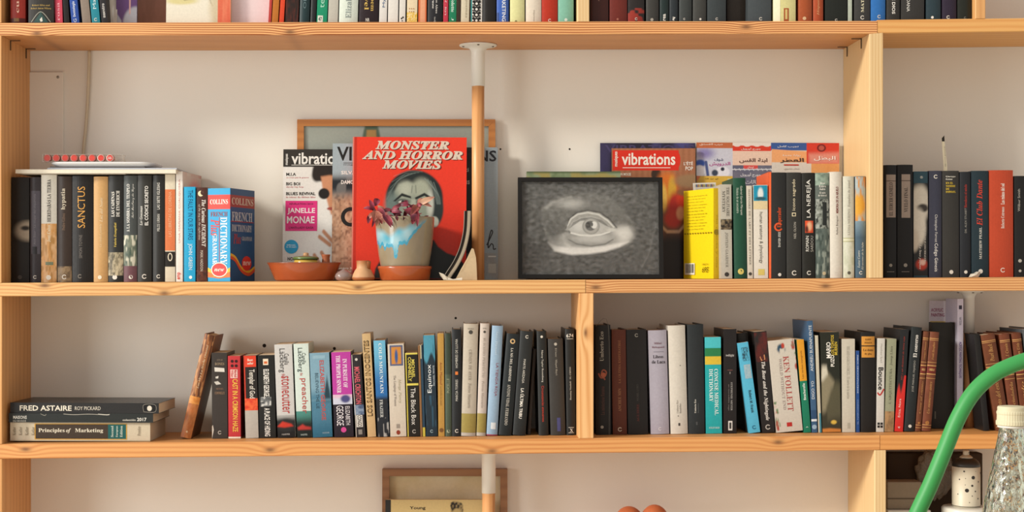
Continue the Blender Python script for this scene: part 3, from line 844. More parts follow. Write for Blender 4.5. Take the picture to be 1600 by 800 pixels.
bk('357 376.5 356 556', 'c03a3e', 'crimson paperback with yellow title and dark dots at the top of its spine', T('CAST IN A CRIMSON HAZE', .08, .72, .58, .44, 'e8b84c', 'd', 'b'), B(.73, .835, 'e6c3b8', .2, .78), T('William', .74, .83, .35, .2, 'c03a3e', 'd', 'b'), T('Marshall', .74, .83, .62, .2, 'c03a3e', 'd', 'b'), Dt(.35, .88, .12, '3a1c1c'), Dt(.35, .935, .12, '3a1c1c'), Dt(.68, .88, .12, '3a1c1c'), Dt(.68, .935, .12, '3a1c1c'), B(.0, .02, 'e6d8c8'), **{**G, 'mat': 'g'})
bk('384 404.5 380.5 555', '2a2624', 'black paperback with red-orange square at the head, white blackletter title and pale grey foot', B(.86, .995, 'd9442c', .05, .95), H('Best', .3, .72, .945, .03, 'f0d8c8', 'b'), H('seller', .28, .76, .905, .03, 'f0d8c8', 'b'), B(0, 1, 'c9402c', 0, .10), T('Templar of God', .48, .83, .55, .55, 'd6cfc4', 'd', 'b'), Im(.335, .48, mottle('d2402c', 'e8683c', 4, 5)), B(0, .335, 'b5aea4'), **G)
bk('405.5 431.5 402.5 554.5', '242422', 'black paperback with bold condensed white lettering and a small grey photo panel mid-spine', B(.88, .955, 'e8d8c0', .32, .64), B(.895, .925, 'd06a3c', .38, .58), T('ELIZABETH GEORGE', .50, .83, .5, .34, 'ece8e0', 'd', 'b'), Im(.38, .495, mottle('7a7c7c', '4a4c4c', 4, 6, 'c9c9c4'), .12, .78), T('A PLACE OF HIDING', .02, .36, .5, .34, 'ece8e0', 'd', 'b'), mat='g', **G)
def stone_foot(U, V):
    A = lay(solid(U, '1f1f1f'), sst(.7, 1, V), 'a9a9a6')
    A = lay(A, ell(U, V, .5, .55, .5, .3, .3), '2c2c2c')
    A = lay(A, poly_m(U, V, [(.0, .5), (.3, .72), (.8, .6), (.9, .5), (.4, .45)], .05), 'c63a2c')
    return A
bk('434 462 428.5 537.5', 'c9c7c4', 'silver-white thriller paperback with black author name, red lower-case title and black picture foot', Im(0, .24, stone_foot), T('Camilla', .78, .90, .66, .26, '3a3836', 'd'), T('Läckberg', .70, .955, .38, .40, '3a3836', 'd'), T('the', .645, .685, .46, .2, 'b8403a', 'd'), T('stonecutter', .26, .66, .56, .48, 'b23a38', 'd'), H('HARPER', .25, .7, .035, .018, 'b8b4ae'), mat='g', **{**G, 'd': .125})
def preach_foot(U, V):
    A = lay(solid(U, '1c2422'), sst(.45, .95, V), '4c8a80')
    A = lay(A, poly_m(U, V, [(.05, .38), (.4, .5), (.6, .42), (.95, .38), (.95, .3), (.1, .3)], .05), 'b83a34')
    return A
bk('464.5 488 458.5 536.5', 'cfdcd4', 'mint-white thriller paperback with black author name, red title and green picture foot', Im(0, .28, preach_foot), T('Camilla', .78, .90, .66, .26, '33413e', 'd'), T('Läckberg', .70, .955, .38, .40, '33413e', 'd'), T('the', .66, .69, .46, .2, 'b8403a', 'd'), T('preacher', .255, .63, .56, .5, 'b8403a', 'd'), H('HARPER', .25, .7, .03, .018, 'b8c4be'), mat='g', **{**G, 'd': .125})
def lake(U, V):
    A = lay(lay(solid(U, '4c7c94'), sst(.45, .6, V), '7ea2b4'), 1 - sst(0, .3, V), '2f6680')
    A = lay(A, poly_m(U, V, [(.62, .43), (.98, .43), (.95, .55), (.84, .72), (.72, .58)], .05), '27404c')
    return lay(A, sst(.0, .05, .03 - abs(V - .44)), '6c93a4')
bk('489 520 483.5 550.5', '4c7c94', 'blue misty-lake paperback with red capitals and a dark tree on its wide spine', Im(0, 1, lake), T('ELIZABETH GEORGE', .20, .91, .60, .22, 'b8524c', 'd', 'b'), T('BELIEVING THE LIE', .34, .76, .32, .16, '223a48', 'd'), H('HODDER', .5, .85, .05, .018, 'a9bfc9'), B(.93, .97, '8fb0bf', .15, .8), mat='g', **G)
bk('522.5 553 517.5 549.5', '2c2432', 'paperback with a magenta upper half, white capitals and a black foot with pink dot', B(.50, 1, 'b8409c'), Im(.385, .50, lambda U, V: lay(lay(solid(U, 'c9cbdc'), sst(.5, .8, V), 'd9b8cc'), ell(U, V, .65, .55, .25, .4, .3), '4a4a7c')), B(0, .385, '28222c'), T('IN PURSUIT OF', .58, .92, .68, .22, 'f2e6ee', 'd', 's'), T('THE PROPER SINNER', .52, .96, .34, .22, 'f2e6ee', 'd', 's'), T('ELIZABETH', .14, .36, .74, .22, 'e6e0e4', 'd'), T('GEORGE', .135, .37, .34, .36, 'eee8ec', 'd'), Dt(.5, .085, .14, 'd04c94'), mat='g', **G)
bk('556 571.5 548.7 553.5', '2e2a2c', 'slim black paperback with pink-red capitals, small blue photo and white boxed word, leaning left', Dt(.5, .94, .14, 'cfc9c0'), T('MICHAEL CRICHTON', .40, .85, .5, .56, 'd2606c', 'd', 'b'), Im(.27, .39, mottle('4a5a78', '8a9ab0', 4, 7)), B(.12, .265, 'd8d4cc', .15, .8), T('CONGO', .125, .26, .48, .44, '2e2a2c', 'd', 'b'), B(.03, .09, '8a8680', .3, .7), Ln([(.05, .0), (.08, .3), (.04, .6), (.06, 1)], .03, 'cfc6ba'), **G)
bk('574.5 588 565.5 521', 'c9aa7c', 'tall tan paperback with bold boxed black capitals reading up its spine', T('LOS SANTOS INOCENTES', .20, .935, .45, .62, '2c2620', 'u', 'b'), T('LOS SANTOS INOCENTES', .205, .93, .45, .40, 'b8935c', 'u'), **{**G, 'd': .12})
def coldm(U, V):
    A = lay(solid(U, '262a30'), sst(.38, .44, V), '2f6aa8')
    A = lay(A, sst(.5, .95, V), '6fb4d2')
    return lay(A, sst(.72, .8, vnoise(U, V, 9, 61)) * (V < .2), 'a8a8a4')
bk('590 608.5 583.5 531.5', '3d7fb4', 'paperback fading from pale sky blue through deep blue to black, with white spaced capitals', Im(0, 1, coldm), T('COLD MOUNTAIN', .45, .97, .55, .28, 'dce6e8', 'd', 's'), T('FRAZIER', .20, .385, .45, .26, 'c9ccc9', 'd', 's'), mat='g', **{**G, 'd': .125})
bk('610 635.5 605.5 537', 'cfc4b4', 'cream paperback with a small framed orange and blue painting at the head of its spine', Im(.765, .985, lambda U, V: lay(lay(solid(U, '4c5c80'), poly_m(U, V, [(.12, .08), (.88, .08), (.88, .92), (.12, .92)], .03), 'c9883c'), ell(U, V, .5, .45, .12, .35, .3), '3c5a90'), .12, .92), T('Marge Piercy', .36, .62, .66, .2, 'a39a78', 'd', 'i'), T('The Longings of Women', .33, .66, .36, .18, '8a8078', 'd', 's'), Dt(.5, .045, .12, '8c3a28', .14), B(.09, .135, '9a9084', .4, .6), mat='g', **G)
bk('637 656.5 633 551', '24221e', 'black paperback with yellow border, yellow author name and white title', B(0, 1, 'c9b84c', 0, .09), B(.98, 1, 'd8c85c'), B(.61, .635, 'd8c85c'), T('MICHAEL', .70, .92, .62, .26, 'd8c85c', 'd', 'b'), T('CONNELLY', .66, .95, .34, .26, 'd8c85c', 'd', 'b'), T('The Black Box', .14, .58, .55, .38, 'e4e0d8', 'd'), O(.55, .06, .16, 'b0aca4'), mat='g', **G)
bk('657 660.5 653 540', '8a6440', 'very thin tan booklet squeezed right of the yellow-bordered black book', **G)
bk('661 665 656.5 539', '2c4456', 'very thin navy booklet with a yellow foot, left of the tall blue-black book', B(0, .10, 'c9b84c'), B(.85, 1, 'c9c2a0', 0, .4), **G)
def equi(U, V):
    A = lay(solid(U, '26333d'), sst(.75, .8, V + .05 * np.sin(U * 7)), '4f94ac')
    A = lay(A, sst(.55, .7, vnoise(U, V, 7, 71)) * sst(.75, .85, V), '2c5a70')
    return lay(A, sst(.6, .75, vnoise(U, V, 8, 72)) * (V < .4), '34556a')
bk('666 684 661 523.5', '26333d', 'tall blue-black paperback with icy blue head and large white lower-case title', Im(0, 1, equi), T('Equinox', .43, .71, .48, .46, 'eef0ee', 'u'), T('MICHAEL WHITE', .50, .70, .84, .14, 'c9d2d6', 'u'), O(.5, .05, .14, '9ab0b8'), mat='g', **{**G, 'd': .125})
bk('685 695 683.5 521', 'b98f48', 'narrow mustard-yellow paperback with faint red title', T('Amin Maalouf', .50, .72, .5, .4, '8c4428', 'd'), T('Les échelles du Levant', .30, .49, .5, .4, '9a743c', 'd'), Dt(.5, .06, .34, '7c5630'), **{**G, 'd': .12})
bk('696 706 695 520.5', '3a4438', 'narrow dark green-black hardcover with a lighter green lower panel', B(0, .60, '4c5848'), T('PUCELLE', .42, .56, .5, .4, 'a3a890', 'u'), Dt(.5, .05, .28, 'a3a890'), **{**G, 'hard': True})
H2 = {**G, 'hard': True, 'd': .138}
bk('706.5 721.5 706 514.5', '26282a', 'black hardcover with small white upright capitals and an orange square mid-spine', T('HOMBRES DE LLUVIA', .64, .91, .5, .26, 'd2cec4', 'u'), B(.575, .605, 'd87a3c', .35, .65), T('MARCIA TORRES', .33, .53, .5, .26, 'd2cec4', 'u'), O(.5, .05, .2), **H2)
def cream_band(ph):
    return [B(.03, .20, '9c8c4c'), B(.03, .034, '8c7c40'), B(.0, .03, 'b5aea4'), Dt(.5, .925, .14, '4a4640'), H('NOVELA', .3, .7, .955, .012, '6c665c')]
bk('720.5 743.5 724.5 505.5', 'bdb3a3', 'beige hardcover with an olive band near the foot, wider of a matching pair', *cream_band(0), T('CRIMEN DE AYER · Petros Marcaris', .25, .77, .5, .20, '968c7e', 'd', 's'), **H2)
bk('744.5 759 750.5 505', 'c6bab0', 'pinkish-beige hardcover with an olive band near the foot, narrower of a matching pair', *cream_band(0), T('SUICIDIO PERFECTO · Petros Marcaris', .25, .87, .5, .24, 'a3978c', 'd', 's'), **H2)
bk('760 777.5 769 508.5', '93aec6', 'light blue hardcover with a dark red title and a white square mark, leaning slightly right', T('LA TIENDA ROJA', .36, .66, .62, .30, '93404c', 'd'), T('Anita Diamant', .735, .95, .5, .24, 'b5c9d8', 'd', 's'), B(.06, .12, 'd8dfe4', .35, .80), B(0, .012, '93404c'), **H2)
bk('779 799.5 792 520.5', '23282a', 'black hardcover leaning right with a ringed orange emblem at the head and white capitals', Dt(.5, .925, .2, 'c9a878'), Dt(.5, .925, .1, '23282a'), T('LA MÀ DEL JARDINER', .53, .86, .52, .26, 'd6d2c8', 'd', 's'), T('ANTONI VIDAL FERRANDO', .10, .50, .5, .24, 'b8b4aa', 'd', 's'), **H2)
bk('801 821.5 813.2 516.5', '2a2c2c', 'black leaning hardcover with bold white capitals, right of the orange-emblem one', O(.55, .945, .13), T('MARTE ARÍZAGA', .50, .73, .52, .22, 'd6d2c8', 'd'), T('LA ÚLTIMA TRIBU', .16, .45, .52, .30, 'ece8de', 'd', 'b'), **H2)
bk('824 829.5 833.2 545', '443830', 'dark brown book set further back in the gap between two black hardcovers', Dt(.5, .05, .2, '6a5a4c'), **{**H2, 'yf': .085, 'd': .12})
bk('842 857.5 838.5 517', '262726', 'black hardcover leaning slightly left with small white name above a red title', Dt(.5, .945, .13, 'd8d2c6'), T('Nancy Taylor Rosenberg', .51, .815, .5, .24, 'd6d2c8', 'd'), T('Circunstancias atenuantes', .13, .475, .5, .26, 'c0402f', 'd'), **H2)
bk('860.5 884 856 529', '3a3836', 'dark grey hardcover with faint small title, left of the black book numbered at its head', Dt(.5, .945, .1, 'b0aca2'), T('El bosc · Miquel Rayó', .62, .905, .5, .16, '9a968c', 'd', 's'), B(.04, .18, '4a4c7c', .45, .68), **H2)
bk('885.5 900 883 513.5', '232322', 'black hardcover with a white three-digit number at its head, last before the divider', H('674', .12, .9, .935, .033, 'ece8de', 's'), B(.903, .907, 'd2cec4', .15, .88), T('Henning Mankell · EL CHINO', .33, .64, .5, .2, 'b8b4aa', 'u', 's'), H('X', .35, .7, .045, .03, 'd8d4ca', 's'), B(.07, .074, 'd2cec4', .2, .8), B(.02, .024, 'd2cec4', .2, .8), **H2)

# ------------------------------------------------------------------ lower shelf, right row
G = dict(group='books in the right row of the lower shelf', shelf='low', d=0.14)
bk('931 955.5 929.5 507.5', '1f1c1a', 'black hardcover with a thin framed border and a reddish ornament, first right of the divider', Ln([(.86, .0), (.86, .99), (.05, .99)], .008, '8a847a'), T('Umberto Eco', .67, .94, .42, .24, 'a39c90', 'u', 's'), Ln([(.2, .56), (.35, .52), (.6, .53), (.7, .57), (.5, .59), (.4, .55), (.62, .50)], .05, '8c4a34'), Dt(.5, .545, .16, 'a8583c'), T('La misteriosa fiamma', .18, .44, .45, .24, '54362c', 'u', 's'), Dt(.4, .07, .1, 'a39c90'), **G)
bk('957.5 980 955.5 515', '5c2c1c', 'rust-brown hardcover with dull gold upright lettering, right of the framed black one', T('LA ÚLTIMA EMPERATRIZ', .49, .90, .5, .20, '94603f', 'u', 's'), T('ANCHEE MIN', .22, .44, .5, .20, '9a6a4a', 'u', 's'), O(.5, .05, .15, 'c9b8a4'), **G)
bk('981.5 1013 978.5 514.5', '242120', 'thick plain black hardcover with almost invisible lettering, between rust-brown and lavender books', O(.5, .945, .09, '9a948a'), T('AGUIRRE', .12, .29, .5, .12, '5c2c28', 'u', 's'), T('NOBEL LOBO', .32, .48, .5, .1, '4c4844', 'u'), **G)
bk('1017 1046 1012.5 515.5', 'aaa4b0', 'lavender-grey hardcover with a stacked dark title near the head', H('Mikkel', .30, .70, .875, .02, '7c5a64', 's'), H('Birkegaard', .18, .85, .835, .022, '7c5a64', 's'), B(.79, .793, '6c6670', .25, .8), H('Libros', .22, .78, .745, .03, '3c363c', 's'), H('de Luca', .15, .88, .695, .032, '3c363c', 's'), O(.5, .05, .09, 'd8d2d6'), **G)
bk('1048 1075 1043.5 508', 'cfc8bc', 'tall white hardcover, almost bare, with a tiny title low on the spine', T('Umberto Eco', .19, .31, .42, .10, '8a847a', 'u', 's'), T('Baudolino', .19, .28, .58, .10, '8a847a', 'u', 's'), T('1', .075, .10, .5, .10, '3c3834', 'u', 'b'), Dt(.65, .63, .03, '5a544c'), Dt(.45, .165, .03, '5a544c'), **G)
bk('1076 1101.5 1073.5 506.5', '2a2e30', 'tall slate-black hardcover with a tiny white name, right of the tall white one', T('Umberto Eco', .19, .315, .42, .11, 'd6d2c8', 'u', 's'), T('Baudolino', .19, .28, .6, .08, '5c5f60', 'u', 's'), T('1', .08, .11, .5, .1, '4c4f50', 'u', 'b'), **G)
bk('1103 1128.5 1101 526.5', '28a5a8', 'turquoise dictionary with green and yellow bands and white capitals', B(.82, .89, '2c7c4c'), B(.715, .80, 'd8b83c'), B(.80, .82, '2c7c4c'), B(.89, 1, '4cbcc4'), B(.885, .892, '3cb0b4'), T('CONCISE MEDICAL', .19, .67, .68, .24, 'dfeeea', 'd', 's'), T('DICTIONARY', .33, .67, .36, .24, 'dfeeea', 'd', 's'), H('OXFORD', .2, .85, .06, .02, 'bfe0dc', 's'), hard=False, mat='g', **{**G, 'd': .125})
bk('1130.5 1151 1130.5 514', '221e1e', 'black paperback with thin silver lower-case title and a white publisher tag at the foot', H('twilight', .18, .82, .745, .028, 'c9c4c0', 's'), H('saga', .3, .7, .605, .012, '8a5a54', 's'), B(.57, .59, '9a948e', .47, .53), T('STEPHENIE MEYER', .22, .49, .62, .14, 'a8a4a0', 'd', 's'), T('an incredible saga', .22, .47, .4, .11, '8a8480', 'd'), B(.03, .12, 'e0dcd6', .36, .68), B(.045, .105, '3a3836', .44, .60), hard=False, mat='g', **{**G, 'd': .125})
bk('1166 1185.5 1149 519', '25221f', 'dark brown-black book leaning left behind the slim sky-blue leaning book', T('el reflejo', .30, .62, .3, .3, '4c6c84', 'd', 'i'), **{**G, 'yf': .085, 'd': .115})
bk('1171 1188.5 1151.5 534', '58b4d4', 'slim sky-blue paperback leaning left in front of a dark book', Im(.795, .945, mottle('2c4450', '58b4d4', 9, 51), .3, .9), Im(.60, .755, mottle('a8bcc4', '8ab0c0', 8, 52), .3, .92), T('Robert M. Frank', .22, .47, .55, .26, '1f3c4c', 'd', 'B'), O(.5, .06, .18, '2c6c8c'), hard=False, mat='g', **{**G, 'd': .018, 'yf': .062})
bk('1190.5 1211 1177.5 517', '272322', 'black paperback leaning left with white handwritten-style title and a ringed mark at the foot', Im(.70, .99, mottle('272322', '5a2420', 4, 53)), Pl([(.3, .75), (.7, .77), (.72, .72), (.4, .71)], 'c9885c'), T('The Bear and the Nightingale', .12, .70, .5, .36, 'ece6de', 'd', 'I'), O(.5, .055, .2, 'b8b2aa'), hard=False, mat='g', **{**G, 'd': .125})
def follett(U, V):
    A = solid(U, 'cdc5b8')
    for cx, cy in ((.04, .1), (.08, .2), (.02, .3), (.1, .05), (.98, .8), (.93, .92), (1.0, .7), (.95, .98)):
        A = lay(A, ell(U, V, cx, cy, .07, .035, .4) * sst(.4, .55, vnoise(U, V, 22, 54)), 'a8483c')
        A = lay(A, ell(U, V, cx + .03, cy + .03, .06, .03, .4) * sst(.5, .6, vnoise(U, V, 25, 55)), '6c8460')
    A = lay(A, ell(U, V, .48, .905, .16, .05, .3) * sst(.3, .5, vnoise(U, V, 16, 56)), '2f4c60')
    return lay(A, ell(U, V, .55, .935, .06, .03, .3), 'b8402f')
bk('1213 1255 1199 529', 'cdc5b8', 'very thick cream paperback with red author capitals and little flower ornaments, leaning left', Im(0, 1, follett), T('KEN FOLLETT', .22, .82, .62, .22, 'a8504c', 'd', 's'), T('WORLD WITHOUT END', .24, .80, .40, .11, '9a8a84', 'd', 's'), B(.055, .10, 'b8302c', .42, .62), hard=False, **{**G, 'd': .125})
bk('1256 1267.5 1244.5 530', '1c7a5c', 'slim green paperback with an orange upper part, leaning left', B(.555, 1, 'dd9a2c'), T('Les verbes espagnols', .58, .88, .5, .30, '7c4c1c', 'u'), T('Bescherelle', .35, .53, .5, .36, 'e6efe8', 'u', 'B'), T('›', .05, .065, .5, .3, 'e6efe8', 'u'), hard=False, mat='g', **{**G, 'd': .11})
bk('1268.5 1277.5 1261 501', '3f5f80', 'tall slim blue paperback with white upright capitals, its grey-blue cover showing left of the spine', T('ANDREU BUENAFUENTE', .55, .96, .5, .5, 'dfe4e8', 'u'), T('DIGO YO', .30, .46, .5, .5, 'dfe4e8', 'u'), Dt(.5, .05, .42, '9ab4c8'), B(.10, .12, 'dfe4e8'), B(.12, .20, '2f4c70'), hard=False, mat='g', **{**G, 'd': .145})
bk('1279 1284 1273.5 524', 'c9c2ae', 'paper-thin cream booklet between the blue spine and the photograph-covered book', B(.0, .2, '4c8a9a', .4, 1), hard=False, **{**G, 'd': .12})
def puzo(U, V):
    A = lay(solid(U, '3c3a2c'), sst(.52, .66, V + .12 * U), '26281f')
    A = lay(A, poly_m(U, V, [(0, .45), (.0, .62), (.15, .66), (.42, .58), (.7, .5), (.5, .3), (.15, .2), (0, .2)], .05), '8a8168')
    A = lay(A, poly_m(U, V, [(0, .52), (.05, .66), (.3, .66), (.35, .58), (.1, .52)], .04), 'cfc8b4')
    A = lay(A, poly_m(U, V, [(.25, .25), (.5, .42), (.8, .5), (1, .48), (1, .15), (.3, .12)], .06), '57533f')
    A = lay(A, poly_m(U, V, [(.0, .0), (1, .0), (1, .03), (.4, .04), (0, .035)], .01), 'c9803c')
    A = lay(A, ell(U, V, .62, .1, .15, .02, .3), 'd8b44c')
    return A
bk('1285 1314.5 1281.5 518.5', '2b2c24', 'thick paperback with a sepia photograph over its spine, white and yellow capitals above', Im(0, 1, puzo), T('MARIO', .74, .90, .42, .24, 'f0ece2', 'u', 'b'), T('PUZO', .655, .77, .62, .20, 'f0ece2', 'u', 'b'), T('LOS TONTOS', .77, .97, .64, .16, 'd2b43c', 'u', 'b'), T('MUEREN', .77, .90, .82, .16, 'd2b43c', 'u', 'b'), hard=False, mat='g', **{**G, 'd': .13})
bk('1316 1336.5 1315.5 529.5', 'c9c2b2', 'ivory paperback with faint grey upright title, right of the photograph-covered thick one', T('RICARD GARCÍA CÁRCEL  El sueño de la nación', .36, .92, .5, .28, 'a8a294', 'd', 's'), B(.04, .10, 'b0aa9a', .4, .6), hard=False, **{**G, 'd': .12})
bk('1338 1343.5 1337.5 548', '2c4f8c', 'short narrow royal-blue booklet with white lines, between ivory and black books', T('INVESTIGACIONES SOBRE', .48, .95, .5, .4, 'c9d4e4', 'u'), T('EL NARCISISMO', .1, .4, .5, .4, '8aa0c4', 'u'), hard=False, **{**G, 'd': .11})
bk('1345 1368 1344.5 518.5', '1f1c1a', 'black hardcover with two amber title labels near the head', B(.865, .955, 'c98c3c', .06, .96), B(.745, .855, 'c98c3c', .06, .96), H('KARIN', .3, .7, .925, .018, '6a4418', 's'), H('FOSSUM', .25, .75, .892, .018, '6a4418', 's'), H('La dona', .15, .85, .82, .022, '6a4418', 's'), H('de glaç', .25, .75, .78, .022, '6a4418', 's'), **G)
bk('1369 1381 1371 528.5', 'd0ccc4', 'white paperback with a bold black one-word title and a red tick', T('Matthew Syed', .74, .94, .5, .3, 'a8a49c', 'd'), T('Bounce', .45, .69, .5, .66, '262422', 'd', 'b'), Ln([(.1, .42), (.45, .395), (.95, .46)], .09, 'b8302c'), B(.045, .10, '262422', .15, .45), B(.045, .10, '262422', .55, .85), B(.07, .076, 'd0ccc4'), hard=False, **{**G, 'd': .12})
bk('1382 1396.5 1386.5 529', '97997f', 'dusty green-grey paperback with a brownish foot, leaning right beside the white one', Im(.0, .22, mottle('8a6c4c', 'b08a60', 4, 57)), T('L’ARQUITECTURA · Josep Lluís', .30, .92, .5, .3, '6c6c58', 'u', 's'), hard=False, **{**G, 'd': .12})
bk('1397.5 1411 1407 514', '232425', 'black paperback with a jagged red flame shape over its lower half, leaning right', Im(.0, .55, lambda U, V: lay(solid(U, '232425'), sst(-.08, .08, .62 + .38 * U + .12 * np.sin(U * 9) - V), 'd2302a')), T('Erica, Nora', .14, .32, .45, .3, 'f0dcd4', 'u'), T('Mil y un desiertos de tierra roja', .50, .93, .5, .26, 'a83a30', 'u', 'i'), T('4', .03, .05, .5, .3, 'e6d8d0', 'u'), hard=False, mat='g', **{**G, 'd': .13})
bk('1412.5 1429 1424.5 510.5', '25292a', 'black hardcover leaning right with a white title near the head and grey capitals below', T('El converso', .71, .925, .5, .36, 'f0ece4', 'u', 's'), T('JOSÉ MANUEL FAJARDO', .38, .68, .5, .28, 'a8a49c', 'u'), Dt(.5, .05, .16, 'dcd6ca'), **G)
def leatherb(i):
    return [B(.93, .937, 'c9985c'), B(.915, .92, 'c9985c'), B(.655, .665, 'c9985c'), B(.585, .65, '6c241c'), B(.57, .58, 'c9985c'), B(.53, .535, 'c9985c'), B(.69, .695, 'c9985c'), B(.06, .066, 'c9985c'), B(.035, .04, 'c9985c'), H('OBRAS', .2, .8, .62, .025, 'd8b070', 's'), Dt(.5, .085, .22, 'a8703c'),
        T(['Georges Simenon', 'Frank Slaughter', 'Pearl Buck', 'A. J. Cronin', 'Leon Uris'][i], .72, .90, .5, .3, 'c9985c', 'u', 'i'), T(['Cara al viento', 'Un momento antes', 'Viento del este', 'La ciudadela', 'Exodo'][i], .18, .50, .5, .3, 'c9985c', 'u', 'i')]
bk('1429.8 1439 1443.2 517.5', '6c3c24', 'reddish-brown leather book with gilt lines, left one of the leaning leather pair', *leatherb(0), **{**G, 'mat': 'l', 'd': .06})
bk('1440 1454.5 1453.5 518', '74402a', 'reddish-brown leather book with gilt lines, right one of the leaning leather pair', *leatherb(1), **{**G, 'mat': 'l', 'd': .06})
bk('1455.5 1490.5 1456.3 503.5', '27241f', 'large plain black binder-like book right of the leather pair', B(.09, .16, '6a665c', .12, .18), **{**G, 'yf': .127, 'd': .023})
acr = bk('1495 1504.5 1496 467', 'd2ccde', 'very tall slim lavender-white craft manual with purple capitals, its cover bent left behind the binder', T('ACRYLIC PAINTING TECHNIQUES', .39, .67, .5, .5, '6a4c94', 'd', 'b'), T('WATSON', .80, .86, .5, .4, '4a4458', 'd'), B(.92, .95, '3c3648', .25, .75), Pl([(.3, .03), (.7, .05), (.6, .07), (.4, .055)], '2c2834'), hard=False, mat='g', **{**G, 'yf': .115, 'd': .080})
def bent_cover(root):
    h = EYE + (VY - 468) * k_at(.115) - root.location.z - .004
    plan = smooth_path([(.0, .079, 0), (-.001, .082, 0), (-.006, .085, 0), (-.016, .0865, 0), (-.026, .088, 0), (-.035, .090, 0)], 4)
    L = [0.0]
    for a, b in zip(plan[:-1], plan[1:]): L.append(L[-1] + (b - a).length)
    def mp(a, z, e):
        a = L[-1] - a          # printed from the free edge inwards
        for i in range(len(L) - 1):
            if a <= L[i + 1] + 1e-9 or i == len(L) - 2:
                t = (a - L[i]) / (L[i + 1] - L[i])
                p = plan[i].lerp(plan[i + 1], t)
                return (p.x, p.y - e, z)
    mb = MB()
    v = [(p.x, p.y + dy, z) for p in plan for dy in (0, .0008) for z in (0.0005, h)]
    f = []
    for i in range(len(plan) - 1):
        a, b = 4 * i, 4 * i + 4
        f += [(a, b, b + 1, a + 1), (a + 2, a + 3, b + 3, b + 2), (a + 1, b + 1, b + 3, a + 3), (a, a + 2, b + 2, b)]
    n = 4 * len(plan) - 4
    f += [(0, 1, 3, 2), (n, n + 2, n + 3, n + 1)]
    mb.add(v, f, lin('d6cbd2'))
    put_prints(mb, [H('ACRYLIC', .10, .80, .925, .028, '9c4c6c', 'b'), H('PAINTING', .10, .88, .885, .028, '9c4c6c', 'b'), B(.80, .835, 'cbb060', .05, .95)], L[-1], h, mp)
    mb.build('bent_cover', MAT['g'], root)
bent_cover(acr)
bk('1537 1546.5 1521.5 521.5', '1e1c1b', 'black hardcover leaning left, first right of the white-capped post', **{**G, 'd': .06})
bk('1557 1579.5 1531.5 520.5', '6c3c24', 'wide reddish-brown leather book with gilt lines leaning left, nearest the post', *leatherb(2), **{**G, 'mat': 'l', 'd': .065})
bk('1580.5 1597 1560.5 520.5', '6e3a24', 'reddish-brown leather book with gilt lines leaning left, behind the bottle cap', *leatherb(3), **{**G, 'mat': 'l'})
bk('1598 1613 1580 519.5', '68361f', 'reddish-brown leather book with gilt lines leaning left at the right picture edge', *leatherb(4), **{**G, 'mat': 'l'})
bk('1614.5 1632 1597 512.5', '54575a', 'grey book leaning left, only its top corner visible at the right picture edge', **G)

# ------------------------------------------------------------------ lower shelf, stack lying at the left end
def flat_book(px0, px1, zt, zb, y0, d, col, label, prints, rot=0, hard=False, mat='g'):
    """A book lying flat with its spine to the front. zt, zb: heights of its top and foot."""
    k = k_at(y0)
    x0, x1 = (px0 - VX) * k, (px1 - VX) * k
    root = empty('book', (x0, y0, zb), (0, 0, math.radians(rot)))
    tag(root, label, 'book', 'books stacked flat at the left end of the lower shelf')
    L, h = x1 - x0, zt - zb
    t = 0.0024 if hard else 0.0007
    mb = MB()
    mb.box(0, 0, 0, L, d, t, lin(col)); mb.box(0, 0, h - t, L, d, h, lin(col)); mb.box(0, -0.0006, 0, L, t, h, lin(col))
    put_prints(mb, prints, L, h, lambda x, z, e: (x, -0.0006 - e, z))
    mb.build('cover', MAT[mat], root)
    MB().box(0.003 if hard else 0.0006, t + .0002, t, L - (0.003 if hard else 0.0006), d - 0.002, h - t, lin('d2c0a4')).build('pages', PAPER, root)
    return root
yk = 0.03
zA = board_z('low', (262 - VX) * S) + 0.0004
zz = [zA] + [EYE + (VY - q) * k_at(yk) for q in (659.7, 645.2, 629)]
flat_book(16, 236, zz[1], zz[0], yk, .155, 'c9bba2', 'cream textbook lying flat with a black and teal title block, bottom of three',
    [B(0, .06, 'b8a88c'), B(.08, .94, 'c9983c', .175, .835), B(.12, .90, '40342a', .182, .70), B(.12, .90, '1f5a58', .70, .828), H('Principles', .203, .39, .55, .26, 'e6dcc6', 's'), H('of', .40, .435, .55, .26, 'e6dcc6', 'I'), H('Marketing', .465, .665, .55, .26, 'e6dcc6', 's')] +
    [T('Kotler', .3, .75, .03 + .045 * i, .022, '8a7c66', 'u', 's') for i in range(4)] + [T(q, .22, .82, u, .018, 'c9d2c4', 'u', 's') for q, u in (('Second', .73), ('European', .765), ('Edition', .795))] + [T('Prentice', .3, .8, .92, .02, '8a7c66', 'u', 's')], rot=-1.5, hard=False, mat='m')
flat_book(14, 241, zz[2], zz[1] + .0003, yk - .004, .16, '2c2f2e', 'worn black magazine lying flat with small white type, middle of three',
    [H('MAISONS', .03, .125, .55, .36, 'd8d4ca', 'b'), H('DU MONDE', .03, .12, .15, .2, 'a8a49a', 'b'), H('colección', .79, .88, .30, .22, 'c9c5ba', 'b'), H('2017', .89, .955, .36, .38, 'e0dcd2', 'b'), Ln([(.38, .93), (.45, .86), (.55, .92), (.62, .88)], .002, 'a8a296'), Ln([(.62, .92), (.68, .85), (.70, .9)], .003, 'c0baae'), Ln([(.22, .95), (.25, .75), (.26, .9)], .002, '8a857a')], rot=-2)
